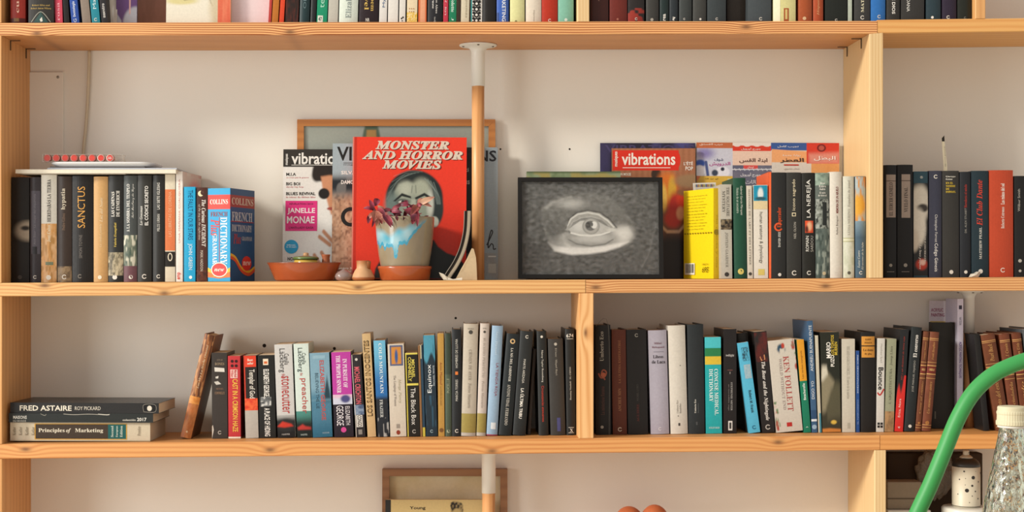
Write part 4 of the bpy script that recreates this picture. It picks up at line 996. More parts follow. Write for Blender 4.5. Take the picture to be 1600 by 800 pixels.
flat_book(16, 251, zz[3], zz[2] + .0003, yk, .15, '2b2a2a', 'black book lying flat with art-deco cream lettering, top of three',
    [H('FRED ASTAIRE', .065, .415, .48, .52, 'e0d8c6', 'b'), H('ROY PICKARD', .437, .61, .48, .36, 'd2cabb'), B(.16, .84, '1c1b1b', .90, .975), Dt(.938, .5, .016, 'd8d0c0', .018), Ln([(.90, .16), (.975, .16), (.975, .84), (.90, .84), (.90, .16)], .0015, '8a847a')], rot=-3)

# ------------------------------------------------------------------ top shelf
G = dict(group='books on the top shelf', shelf='top', d=0.14, yf=0.02)
def tp(q, col, label, *pr, **kw):
    bl, br, lean = (float(a) for a in q.split()[:3])
    top = float(q.split()[3]) if len(q.split()) > 3 else -128 + 14 * math.sin(bl)
    lean_px = lean * (36 - top) / 36.0
    return book(bl, br, bl + lean_px, top, col, label, pr, **{**G, **kw})
V = lambda py: (36 - py) / 164.0     # spine height fraction for a picture row on this shelf
tp('16.5 40 0', '8c2a20', 'brick-red hardcover with dark foot, first on the top shelf at the left', B(0, .05, '4a1c16'), T('cuentos', V(20), V(-40), .5, .22, 'c9a08c', 'u', 's'), B(.02, .05, '7a5a34', .25, .6))
tp('44.5 84.5 0', '33302d', 'thick charcoal hardcover with gold type and a line-drawn diamond, second on the top shelf', H('Robert Silva and', .15, .85, V(6), .016, 'b89a58', 's'), H('Robert Anton Wilson', .1, .9, V(11), .016, 'b89a58', 's'), Pl([(.5, V(17)), (.82, .004), (.5, .003), (.18, .004)], '35504c'), Ln([(.12, V(33)), (.5, V(16.5)), (.88, V(33))], .012, 'a8a89a'), Pl([(.46, V(29)), (.55, V(25)), (.58, V(32)), (.5, V(33))], 'dcd8cc'))
tp('86.5 98.5 -1.2 -20', 'cf4a5e', 'pink-red paperback, third from the left on the top shelf', T('rosa', V(20), V(-60), .5, .3, 'e8a0a8', 'u', 's'), hard=False, yf=.025)
tp('100.5 109 -2.4 -15', '1f1c1b', 'narrow black filler for the shaded gap between the pink-red one and the leaning blue one', hard=False)  # black block put in for the shade of an empty gap
tp('112 124.5 -3.4', '2f4f9c', 'blue paperback leaning left with white lettering, near the left end of the top shelf', T('Dentologia', V(26), V(4), .5, .42, 'd8dfec', 'u', 'B'), T('G', V(34), V(29), .5, .4, 'd8dfec', 'u'), hard=False, mat='g')
tp('129 142.5 -3.6', '8a7c70', 'taupe paperback leaning left, between blue and teal ones on the top shelf', hard=False)
tp('144 157 -3.4', '2a8494', 'teal paperback leaning left with pale lettering', T('Madrid', V(14), V(-20), .5, .4, 'cfe4e6', 'u'), O(.5, V(30), .2), hard=False, mat='g')
tp('159 169 -3.6', '2c2a2c', 'black paperback leaning left with white lettering, right of the teal one', T('nuestro', V(26), V(2), .5, .45, 'dcd8d2', 'u', 's'), hard=False)
def purple(U, V_):
    A = solid(U, '6a4a7c')
    A = lay(A, ell(U, V_, .95, .02, .62, .17, .12), 'b5b4bc')
    A = lay(A, poly_m(U, V_, [(0, 0), (.3, 0), (.25, .06), (.12, .1), (0, .13)], .01), 'b5b4bc')
    return lay(A, poly_m(U, V_, [(.62, .12), (.70, .12), (.66, 1), (.58, 1)], .01), 'd8a8a0')
panel('magazine', 'magazine', 182, 214.5, -120, .055, .065, 'purple and grey illustrated magazine standing face-on on the top shelf', [Im(0, 1, purple)], '6a4a7c', .004, 'top')
panel('paper_sheet', 'paper', 171, 185, -95, .05, .085, 'crumpled cream sheet sticking out left of the purple magazine on the top shelf', [Im(0, 1, mottle('e0d6c6', 'cabfb4', 4, 81, 'f0ece4'))], 'e0d6c6', .0012, 'top', pages=False, mat='p')
def birdpic(U, V_):
    A = lay(solid(U, 'e6dfcc'), sst(.35, .55, V_), 'e2d6b4')
    A = lay(A, sst(.5, .62, vnoise(U, V_, 14, 82)) * ell(U, V_, .3, .24, .3, .05, .4), '5a6a9c')
    A = lay(A, ell(U, V_, .3, .19, .3, .03, .4), 'd8cc94')
    A = lay(A, seg_m(U, V_, [(.35, .21), (.6, .23), (.8, .28), (1, .3)], .015, .01), '7c6c4c')
    A = lay(A, ell(U, V_, .85, .3, .2, .08, .4), '4c5468')
    A = lay(A, seg_m(U, V_, [(.82, .24), (.86, .18), (.9, .15)], .008, .006), '8a8068')
    return lay(A, sst(.80, 1.0, U + .08 * vnoise(U, V_, 8, 3)), 'cfc0a0')
panel('book', 'book', 260.5, 361, -150, .03, .045, 'cream picture book facing out with a bird painting and a coral right edge', [Im(0, 1, birdpic, 0, .80), Im(0, 1, mottle('d8684c', 'e08060', 4, 83), .80, 1)], 'e6dfcc', .02, 'top', mat='m')
panel('book', 'book', 216, 260, -150, .16, .17, 'brown-pink plain panel standing behind the picture book on the top shelf', [Im(0, 1, mottle('c09080', 'b58878', 4, 84))], 'bd8f7f', .012, 'top', mat='p')  # plain brown-pink panel over the stretch of wall between the covers
panel('book', 'book', 361.5, 428, -150, .05, .06, 'pale pink blank-covered book facing out beside the coral-edged picture book', [], 'e6d2d2', .02, 'top', mat='p')
rows = [
 ('419 423.5 2.1 -55', 'b8423c', 'thin dark-red booklet leaning right beside the pale pink cover', dict(hard=False), []),
 ('424.5 434.5 2.2 -60', 'b8702c', 'ochre-orange paperback leaning right, left of the vermilion one', dict(hard=False), []),
 ('436 443.5 2.3 -60', 'd8482a', 'thin vermilion paperback leaning right near the pale pink cover', dict(hard=False), []),
 ('445.5 466 1.6', '28221f', 'black paperback with faint red blotches, right of the vermilion one', dict(hard=False, mat='g'), [Im(0, .5, mottle('28221f', '5a2c24', 4, 85))]),
 ('468 483.5 1.2', '25393c', 'dark teal hardcover with faint light lettering on the top shelf', {}, [T('OBRAS', V(13), V(-30), .5, .3, '6a8084', 'u')]),
 ('485 493.5 1.4', '26282a', 'narrow black book between dark teal and bright green on the top shelf', {}, []),
 ('494.5 511 1.45', '1f8f68', 'bright green paperback with a white number block at its foot', dict(hard=False, mat='g'), [B(0, V(25), 'dcdcd0', .1, .6), H('47', .18, .5, V(30), .035, '1f4c40', 'b'), T('teatro', V(14), V(-26), .5, .4, 'a8dcc4', 'u')]),
 ('512.4 528 1.2', 'bdb9ad', 'pale grey paperback right of the bright green one', dict(hard=False), []),
 ('529.5 559 1.0', 'd4dcd0', 'pale mint-white hardcover with thin grey serif lettering running up', {}, [T('Elizabeth', V(28), V(-25), .5, .3, '8a9490', 'u', 's')]),
 ('560.5 591 .9', '2b2024', 'black-plum hardcover with gold lettering running down on the top shelf', dict(mat='g'), [T('and poem', V(16), V(-40), .68, .25, 'c9a858', 'd', 's'), T('Jewel', V(14), V(-30), .38, .25, 'c9a858', 'd', 's'), H('NR', .36, .56, V(31), .035, 'dcd6cc', 'b')]),
 ('592.2 604.5 .95', 'dcd8d2', 'white paperback with a small blue mark, left of two more white ones', dict(hard=False), [T('My', V(9), V(-6), .6, .4, '3c5c84', 'u')]),
 ('606 622 .7', 'e0dbd3', 'plain white paperback, middle one of three white spines', dict(hard=False), []),
 ('623.5 633.5 .7', 'dcd7ce', 'white paperback with a little black clover mark, right one of three white spines', dict(hard=False), [Dt(.4, V(28), .14, '26241f'), Dt(.62, V(26), .14, '26241f'), Dt(.5, V(32), .1, '26241f')]),
 ('635.5 652 .6', 'e2cfae', 'cream paperback with scattered yellow flowers', dict(hard=False), [Im(0, V(18), mottle('d8a834', 'e6c468', 7, 86, 'f0dcb0'))] + [Dt(.25 + .2 * (i % 3), V(17 - 5 * (i // 3)), .05, 'a86a28') for i in range(6)]),
 ('653.5 666.5 .4', 'e2a07c', 'peach paperback with orange edges on the top shelf', dict(hard=False), [B(0, 1, 'd86a3c', 0, .2), B(0, 1, 'd86a3c', .85, 1)]),
 ('668 691 .5', '26262a', 'black hardcover with small white lines of type, left of a thin red spine', {}, [T('Buenos Aires', V(20), V(-20), .62, .14, 'dcd8d2', 'd', 's'), T('a Cruze', V(12), V(-20), .38, .14, 'dcd8d2', 'd', 's'), T('tusQ', V(35), V(26), .5, .12, 'c9c5be', 'd', 's')]),
 ('692.5 700 .5', 'c03a4c', 'thin rose-red paperback with white lettering, left of the green one', dict(hard=False, mat='g'), [T('LOJ · JG', V(22), V(-8), .5, .4, 'f0dcdc', 'u')]),
 ('701.5 713 .6', '1f7c58', 'mid-green paperback with white script lettering', dict(hard=False, mat='g'), [T('Colette', V(20), V(-2), .5, .44, 'dcefe2', 'd', 's'), T('J', V(32), V(28), .5, .3, 'dcefe2', 'd')]),
 ('714 719.5 .6', '3a2c24', 'thin dark brown booklet right of the mid-green one', dict(hard=False), []),
 ('720 733 .7', 'd2c7ae', 'ivory paperback with faint type, left of the black-and-white patterned one', dict(hard=False), [T('poemas', V(28), V(0), .6, .25, 'a89c84', 'd', 's')]),
]
for q, c, lb, kw, pr in rows:
    tp(q, c, lb, *pr, **kw)
patt = []
for i in range(7):
    v = V(32 - 9 * i)
    patt += [Dt(.5, v, .24, '1f1d1c'), Dt(.24 + .02 * (i % 2), v + .02, .12, '1f1d1c'), Dt(.76, v + .02, .12, '1f1d1c'), Dt(.5, v, .11, 'e4e0d8')]
    patt += [Dt(.2, v - .012, .07, '1f1d1c'), Dt(.8, v - .012, .07, '1f1d1c')]
tp('735.5 753.5 .4', 'e4e0d8', 'white paperback covered in black blobs and loops', B(0, 1, '2c8c8c', 0, .10), *patt, hard=False)
rows = [
 ('754.5 774.5 .2', '24211f', 'black hardcover between the patterned one and the royal-blue one', {}, []),
 ('776 795 .1', '3a5fb0', 'royal-blue hardcover with white capitals reading down', dict(mat='g'), [T('MARKETING', V(34), V(-14), .6, .32, 'e6ecf4', 'd', 'b'), B(0, V(20), '24407c', 0, .18)]),
 ('797 820 0', 'd8d69c', 'pale lime-cream hardcover, thick, right of royal blue on the top shelf', {}, [Dt(.4, V(34), .08, '7c7a54')]),
 ('821.5 846 0', 'dcd0be', 'cream hardcover with small grey type, left of the scarlet spine', {}, [T('Disparates', V(34), V(18), .52, .12, 'a09684', 'd')]),
 ('846.5 871.5 0', 'b0321f', 'scarlet hardcover with a small ring at its foot on the top shelf', {}, [O(.5, .02, .1)]),
 ('872 896.5 0', '7fb5a0', 'sea-green hardcover last before the first divider on the top shelf', {}, [Dt(.5, .025, .1, 'd8e0d4')]),
]
for q, c, lb, kw, pr in rows:
    tp(q, c, lb, *pr, **kw)
rows = [
 ('922.5 951 0', '3f1f1a', 'deep maroon hardcover first right of the pale divider on the top shelf', {}, [T('poesía', V(6), V(-40), .4, .15, 'a87c6c', 'u', 'i')]),
 ('952.5 980 0', '6c2a22', 'wine-red hardcover second right of the pale divider', {}, [Dt(.45, .03, .06, 'a86a58')]),
 ('981 1007 0', '2b2625', 'black hardcover with a torn-looking red patch on its lower spine', {}, [Im(0, V(12), lambda U, V_: lay(solid(U, '2b2625'), sst(.45, .6, vnoise(U, V_, 4, 87) + .25 * (1 - V_)), '94342a')), O(.5, V(30), .08)]),
 ('1009.5 1029.5 0', '3c3b38', 'dark grey hardcover right of the red-patched black one', {}, [Dt(.45, .025, .12, 'a8a296')]),
 ('1031 1045 .1', '23302f', 'slim green-black hardcover with white letters at the foot', {}, [T('rea', V(33), V(22), .5, .3, 'e6e2da', 'u', 'b')]),
 ('1046 1059.5 .1', '2c3236', 'slim slate hardcover with a white question-mark-like sign at the foot', {}, [H('?', .3, .7, V(30), .035, 'e6e2da', 'b')]),
 ('1061 1081 .2', '3c403f', 'dark grey hardcover with a tiny ring, left of its near twin with a brighter dot', {}, [O(.4, .03, .08)]),
 ('1082.5 1103.5 .2', '41413e', 'dark grey hardcover with a bright white dot at its foot', {}, [Dt(.55, .033, .08, 'ece8e0')]),
 ('1105 1134.5 .1', '3a4042', 'wide blue-grey-black hardcover with a small ring, left of a plain brownish one', {}, [O(.5, .03, .07)]),
 ('1136 1166 0', '38312b', 'wide brown-black plain hardcover left of the glossy slate one', dict(yf=.045), []),
 ('1168 1205 .3', '454b4e', 'widest glossy slate hardcover on the top shelf, left of the cream-yellow spine', {}, [O(.55, .03, .07)]),
]
for q, c, lb, kw, pr in rows:
    tp(q, c, lb, *pr, **kw)
tp('1208 1243.5 0', 'd9d294', 'cream-yellow hardcover with an upright brown label at its foot on the top shelf', B(0, V(12), 'a8542c', .46, .68), B(V(31), V(14), 'd8c07c', .52, .62), B(0, 1, 'efeccb', 0, .3))
rows = [
 ('1247.5 1269 0', 'a3502c', 'chestnut-orange hardcover with a pale dot, right of cream-yellow', {}, [Dt(.42, .035, .13, 'd8b48c')]),
 ('1270.5 1286.5 0', 'a84c2c', 'slimmer russet-orange hardcover with gold letters', {}, [T('Hispania', V(24), V(-10), .5, .28, 'd8a878', 'u', 'i')]),
 ('1289 1323.5 0', '20231f', 'thick black hardcover between russet and pale grey-green', {}, [O(.5, .02, .06)]),
 ('1325 1331.5 0', 'b5bdae', 'thin pale grey-green booklet on the top shelf at the right', dict(hard=False), []),
 ('1334.5 1359.5 .2', '3c3b3a', 'charcoal hardcover with widely spaced cream capitals and a ring', {}, [T('MATA MIR', V(20), V(-30), .5, .18, 'e0d8b8', 'u', 's'), O(.5, .045, .13)]),
 ('1360.5 1383.5 .1', '2f6cb0', 'bright blue hardcover with a ring among charcoal spines on the top shelf', dict(mat='g'), [O(.55, .04, .12)]),
 ('1385 1406 .3', '34322f', 'charcoal hardcover with bold white two-word capitals, right of bright blue', {}, [T('DE DIOS', V(25), V(-8), .5, .24, 'ece8e0', 'd', 'b')]),
 ('1407.5 1444 .4', '373533', 'wide charcoal hardcover with thin white capitals reading down', {}, [T('MALDANA', V(22), V(-12), .3, .13, 'e0dcd4', 'd')]),
 ('1447 1470 0', '2b3b42', 'blue-black hardcover with a bright dot at its foot near the right divider', {}, [Dt(.4, .03, .09, 'ece8e0')]),
 ('1472 1494.5 0', '2f2636', 'plum-black hardcover with a ring near the right divider', {}, [O(.4, .03, .12)]),
 ('1496 1518.5 0', '22251f', 'black hardcover last before the orange right divider on the top shelf', {}, [O(.5, .02, .08, '8a867c')]),
]
for q, c, lb, kw, pr in rows:
    tp(q, c, lb, *pr, **kw)
# ------------------------------------------------------------------ papers and tray lying on the left row of books
def zat(py, y): return EYE + (VY - py) * k_at(y)
def xat(px, y): return (px - VX) * k_at(y)
def flat_sheet(name, cat, px0, px1, py1, py0, y0, d, col, label, edge=None, rot=0, mat='p', wob=0.0):
    k = k_at(y0)
    z0, z1 = zat(py0, y0), zat(py1, y0)
    L = (px1 - px0) * k
    root = empty(name, (xat(px0, y0), y0, z0), (0, 0, math.radians(rot)))
    tag(root, label, cat)
    h = z1 - z0
    MB().box(0, 0, h - 0.0005, L, d, h, lin(col)).box(0, 0, 0, L, d, 0.0005, lin(col)).build('cover', MAT[mat], root)
    MB().box(0.0004, 0.0003, 0.0006, L - 0.0004, d - 0.0005, h - 0.0006, lin(edge or col)).build('pages', PAPER, root)
    return root
yq = 0.045
flat_sheet('booklet', 'booklet', 34, 196, 270.9, 272.1, yq + .01, .15, 'd8d0c2', 'thin grey-white booklet under the cream magazine, directly on the left row of books', rot=-.6)
flat_sheet('magazine', 'magazine', 24, 275, 264.6, 270.8, yq, .165, 'e6decf', 'thick cream-edged magazine lying flat along the tops of the left row of books', 'e9e0cc')
flat_sheet('paper_pile', 'paper', 74, 276, 262.4, 264.5, yq + .012, .15, 'ccd0d8', 'bluish-white paper pile on the cream magazine, under the white tray', rot=.4)
flat_sheet('notebook', 'notebook', 78, 226, 259.6, 262.3, yq + .02, .13, '4a4440', 'dark dog-eared notebook sandwiched under the white tray', '8a8480', mat='m')
def tray():
    z0 = zat(259.5, yq) ; z1 = zat(252.6, yq)
    x0, x1 = xat(74, yq), xat(238, yq)
    y0, y1 = yq + .006, yq + .146
    h = z1 - z0
    mb = MB()
    def ring(ins, z):
        r = 0.03
        pts = []
        for cx, cy, a0 in ((x1 - r, y1 - r, 0), (x0 + r, y1 - r, 90), (x0 + r, y0 + r, 180), (x1 - r, y0 + r, 270)):
            for i in range(7):
                a = math.radians(a0 + 15 * i)
                pts.append((cx + (r - ins) * math.cos(a), cy + (r - ins) * math.sin(a), z))
        return pts
    rings = [ring(.026, z0), ring(.012, z0 + .001), ring(.003, z0 + h * .55), ring(0, z1 - .0012), ring(.0006, z1), ring(.003, z1), ring(.006, z0 + h * .6), ring(.016, z0 + .003)]
    n = len(rings[0])
    vs = [p for r in rings for p in r]
    fs = [tuple(reversed(range(n)))]
    for q in range(len(rings) - 1):
        fs += [(q * n + i, q * n + (i + 1) % n, (q + 1) * n + (i + 1) % n, (q + 1) * n + i) for i in range(n)]
    fs.append(tuple((len(rings) - 1) * n + i for i in range(n)))
    mb.add(vs, fs, lin('e8e8e8'), 0, True)
    return tag(mb.build('tray', PAINT, None), 'shallow white round-cornered tray on the papers above the left row of books', 'tray')
tray()
BOXC = clear('clear_plastic', (0.95, 0.93, 0.9), 0.72, 0.15)
zb0 = zat(252.2, yq)
bx0, bx1 = xat(64, yq), xat(190, yq)
by0, by1 = yq + .012, yq + .040
bh = zat(240.2, yq) - zb0
m = MB()
t_ = 0.0008
for a in ((bx0, by0, zb0, bx1, by1, zb0 + t_), (bx0, by0, zb0 + bh - t_, bx1, by1, zb0 + bh), (bx0, by0, zb0 + t_, bx0 + t_, by1, zb0 + bh - t_), (bx1 - t_, by0, zb0 + t_, bx1, by1, zb0 + bh - t_), (bx0 + t_, by1 - t_, zb0 + t_, bx1 - t_, by1, zb0 + bh - t_)):
    m.box(*a)
bxo = m.build('clear_box', BOXC)
tag(bxo, 'long clear plastic box holding a row of red round pieces, on the white tray', 'box')
for i in range(8):
    px = 73.5 + 14.0 * i
    r = 5.6 * k_at(yq)
    cx, cz = xat(px, yq + .016), zb0 + t_ + .0002 + r
    c1 = lin(('c05048', 'cf5046', 'd34e44', 'd34e44', 'd65046', 'da5046', 'dd4e44', 'dd463c')[i])
    rim = lin('e6c8bc' if i > 5 else 'c98a80')
    mb = MB()
    n = 28
    prof = [(0, 0), (r * .80, 0), (r * .86, .0004), (r, .0008), (r, .014), (0, .014)]
    v, c = [], []
    for q, (rr, yy) in enumerate(prof):
        for j in range(n):
            a = 2 * math.pi * j / n
            v.append((cx + rr * math.cos(a), by0 + .004 + yy, cz + rr * math.sin(a)))
            c.append(c1 if q < 2 or q > 3 else rim)
    mb.add(v, [(q * n + j, (q + 1) * n + j, (q + 1) * n + (j + 1) % n, q * n + (j + 1) % n) for q in range(len(prof) - 1) for j in range(n)], c, 0, False)
    if i == 7:
        put_prints(mb, [H('SWEET', .2, .8, .40, .16, 'f0e4dc', 'b'), H('500', .26, .74, .60, .14, 'f0e4dc', 'b')], 2 * r, 2 * r, lambda a, b, e: (cx - r + a, by0 + .004 - e, cz - r + b))
    o = mb.build('red_disc', GLOSS)
    if i < 7: tag(o, 'plain red round disc standing in the clear plastic box', 'disc', 'plain red discs in the clear box')
    else: tag(o, 'red round disc with pale rim and tiny white lettering, right end of the clear box', 'disc')

# ------------------------------------------------------------------ wooden picture frame at the wall, middle shelf
def frame(name, cat, px0, px1, ptop, yb, yt, thick, bar_px, matw, label, artcol, prints, shelf='mid', glass=None, recess=0.006, pbot=None, roll=0.0, mitre=None):
    km = k_at((yb + yt) / 2)
    X0, X1 = xat(px0, (yb + yt) / 2), xat(px1, (yb + yt) / 2)
    zb = max(board_z(shelf, X0), board_z(shelf, X1)) + .0005
    zt = zat(ptop, yt)
    a = math.atan2(yt - yb, zt - zb)
    Hh = (zt - zb) / math.cos(a)
    W = X1 - X0
    b = bar_px * km
    root = empty(name, (X0, yb, zb + thick * math.sin(a)), (-a, roll, 0))
    tag(root, label, cat)
    def bar(p):
        # front quad corners (outer, outer, inner, inner) extruded back, inner edge stepped
        mb = MB()
        e = .0012
        vs = [(x, (0 if i < 2 else e * .6), z) for i, (x, z) in enumerate(p)] + [(x, thick, z) for x, z in p]
        mb.add(vs, [(0, 1, 2, 3), (7, 6, 5, 4), (0, 4, 5, 1), (1, 5, 6, 2), (2, 6, 7, 3), (3, 7, 4, 0)])
        mb.build('frame_bar', matw, root)
    bar([(0, 0), (W, 0), (W - b, b), (b, b)])
    bar([(0, Hh), (b, Hh - b), (W - b, Hh - b), (W, Hh)][::-1])
    bar([(0, 0), (b, b), (b, Hh - b), (0, Hh)])
    bar([(W, 0), (W, Hh), (W - b, Hh - b), (W - b, b)])
    pic = MB()
    pic.box(b, recess, b, W - b, thick - .001, Hh - b, lin(artcol))
    put_prints(pic, prints, W - 2 * b, Hh - 2 * b, lambda x, z, e: (b + x, recess - e, b + z))
    pic.build('picture', PAPER, root)
    if glass:
        MB().box(b, recess - .003, b, W - b, recess - .002, Hh - b).build('pane', glass, root)
    return root, W, Hh, b
GLASSPANE = clear('picture_glass', (1, 1, 1), 0.975, 0.06)
FR_OAK = wood('oak_frame', 'x', [], 'b8783c', '96582a', 300, contrast=0.6, rough=0.4)
def still(U, V):
    A = lay(solid(U, '8a9088'), vnoise(U, V, 7, 91), '9ea39a')
    A = lay(A, sst(.6, 1, V), 'a3a89e')
    A = lay(A, ell(U, V, .365, .80, .055, .26, .1), '5c6a58')
    A = lay(A, ell(U, V, .365, .945, .027, .03, .15), '7a6a48')
    return lay(A, poly_m(U, V, [(.337, .90), (.393, .90), (.39, .975), (.34, .975)], .006), 'b08a54')
frame('picture_frame', 'picture frame', 464, 774, 186.5, .199, .204, .012, 10.5, FR_OAK, 'honey-brown wooden picture frame leaning on the wall behind the magazines and red book', '8a9088', [Im(0, 1, still, res=.0022)])

# ------------------------------------------------------------------ magazines and the big red book
def vib_cover(U, V):
    # (x, y) of the visible left part: x spans 0..1 across the full page
    A = lay(solid(U, 'e0dbd4'), vnoise(U, V, 5, 92) * .5, 'eae6df')
    A = lay(A, (V > .865) * 1.0, '34302b')
    A = lay(A, ell(U, V, .40, .835, .115, .085, .12), '2a221e')            # hair
    A = lay(A, ell(U, V, .33, .80, .05, .05, .3), '2a221e')
    A = lay(A, poly_m(U, V, [(.37, .79), (.45, .80), (.55, .8), (.55, .5), (.47, .5), (.445, .56), (.425, .62), (.40, .66), (.385, .70)], .012), 'c98c68')
    A = lay(A, ell(U, V, .40, .66, .055, .042, .15), '231e1c')             # dark glasses
    A = lay(A, ell(U, V, .47, .545, .04, .012, .3), '9c4a40')
    A = lay(A, ell(U, V, .35, .22, .17, .13, .25), 'e6e2da')               # pale skirt
    for x0, y0, x1, y1 in ((.26, .14, .33, .04), (.31, .19, .42, .05), (.38, .21, .47, .10), (.36, .33, .46, .27), (.40, .37, .48, .30), (.24, .08, .30, .02)):
        A = lay(A, seg_m(U, V, [(x0, y0), (x1, y1)], .016, .008), 'c08866')
    return A
v1 = [Im(0, 1, vib_cover, res=.0016), H('vibrations', .08, .63, .93, .09, 'e6e2da', 'b'), T('musiques', .88, .965, .035, .035, 'e6e2da', 'u', 'b'), B(.876, .882, 'b8b4ac', .08, .60),
      H('M.I.A', .03, .125, .808, .024, '33302c', 'b'), H('ce n’est pas la guerre', .03, .25, .782, .014, 'c05a60'), H('BIG BOI', .03, .165, .735, .024, '33302c', 'b'), H('dandy hip hop', .03, .20, .71, .014, 'c05a60'),
      H('BLUES REVIVAL', .03, .315, .66, .024, '33302c', 'b'), H('le retour du démon bleu', .03, .315, .634, .014, 'c05a60'),
      B(.375, .605, 'd8347c', .025, .335), H('RÉVÉLATION 2010', .065, .295, .583, .016, '6c1c40', 'b'), H('JANELLE', .045, .315, .525, .05, 'f0e6e4', 'b'), H('MONAE', .04, .31, .46, .055, 'f0e6e4', 'b'), H('L’ANTI-LADY GAGA', .06, .30, .40, .016, '6c1c40', 'b'),
      Dt(.085, .255, .068, '2c9cc9'), H('SPÉCIAL', .04, .13, .268, .012, 'dcecf2', 'b'), H('de 25 pages', .035, .135, .252, .010, 'dcecf2', 'b'), H('NOUVELLE', .05, .215, .163, .026, '3a3a3c', 'b'), H('SCÈNE', .09, .20, .128, .026, '3a3a3c', 'b'), H('BERLIN', .07, .17, .095, .026, '3a3a3c', 'b')]
panel('magazine', 'magazine', 442, 602, 233.5, .166, .186, 'white music magazine with a black masthead and pink box, partly behind the sandy-coloured one', v1, 'd4cfc6', .004)
def sand_cover(U, V):
    A = lay(solid(U, 'a87e60'), vnoise(U, V, 40, 93), 'cba688')
    A = lay(A, sst(.45, .9, .6 * vnoise(U, V, 70, 94) + .4 * vnoise(U, V, 20, 90)) * .8, '6c4a38')
    A = lay(A, sst(.56, .66, V), '6a6a68')
    A = lay(A, sst(.50, .62, vnoise(U, V, 12, 95)) * sst(.62, .68, V) * (1 - sst(.72, .78, V)), '24282c')
    A = lay(A, sst(.72, .80, V), '9eacb2')
    A = lay(A, (V < .13) * .45, '6a4c3c')
    return A
v2 = [Im(0, 1, sand_cover, res=.002), H('VIBRATIONS', .04, .96, .925, .105, '24221f', 'b'), B(.853, .858, '4a4a48', .1, .9), H('magazine', .1, .3, .842, .012, '4a4a48'), H('SILVAIN', .08, .27, .785, .026, 'ece8e0', 'b'), H('DAMON', .08, .225, .715, .028, 'ece8e0', 'b'),
      O(.17, .46, .09, '1f1c1a'), Ln([(.18, .52), (.3, .47), (.42, .54), (.5, .48)], .014, '1f1c1a'), Ln([(.3, .47), (.34, .36), (.36, .30), (.44, .33)], .014, '1f1c1a'), H('la', .20, .27, .275, .025, '2c2420', 'i'), H('Numéro 36', .03, .2, .085, .014, 'e6dccf', 'b'), H('avril 2001', .03, .2, .06, .014, 'e6dccf', 'b')]
panel('magazine', 'magazine', 519, 690, 224.5, .150, .180, 'grey-topped sandy music magazine with big black letters, tucked behind the red film book', v2, 'a8a49c', .004)
def silver(U, V):
    A = lay(solid(U, '8f9aa0'), vnoise(U, V, 4, 96), 'a9b2b6')
    A = lay(A, ell(U, V, .66, .5, .16, .9, .2), '2c2c2e')
    return lay(A, (V < .2) * (vnoise(U, V, 18, 97)), '9a948c')
v3 = [Im(0, 1, silver, res=.002), H('VIBRATIONS', .02, .985, .935, .085, '26262a', 'b'), H('ti', .66, .70, .83, .03, 'c9c9c9', 'b'), H('us', .66, .71, .735, .03, 'c9c9c9', 'b'), Ln([(.885, .26), (.93, .33), (.945, .36), (.93, .37), (.905, .30), (.90, .24), (.93, .27), (.95, .26), (.955, .23), (.98, .235)], .006, '2a2422'), B(.17, .18, 'd8d4ca', .9, .98), B(.05, .12, 'b8b4aa', .9, .98)]
panel('magazine', 'magazine', 626, 778, 230.5, .176, .191, 'silver-grey music magazine showing right of the round wooden leg, ending in a big black S', v3, '9aa4a8', .004)
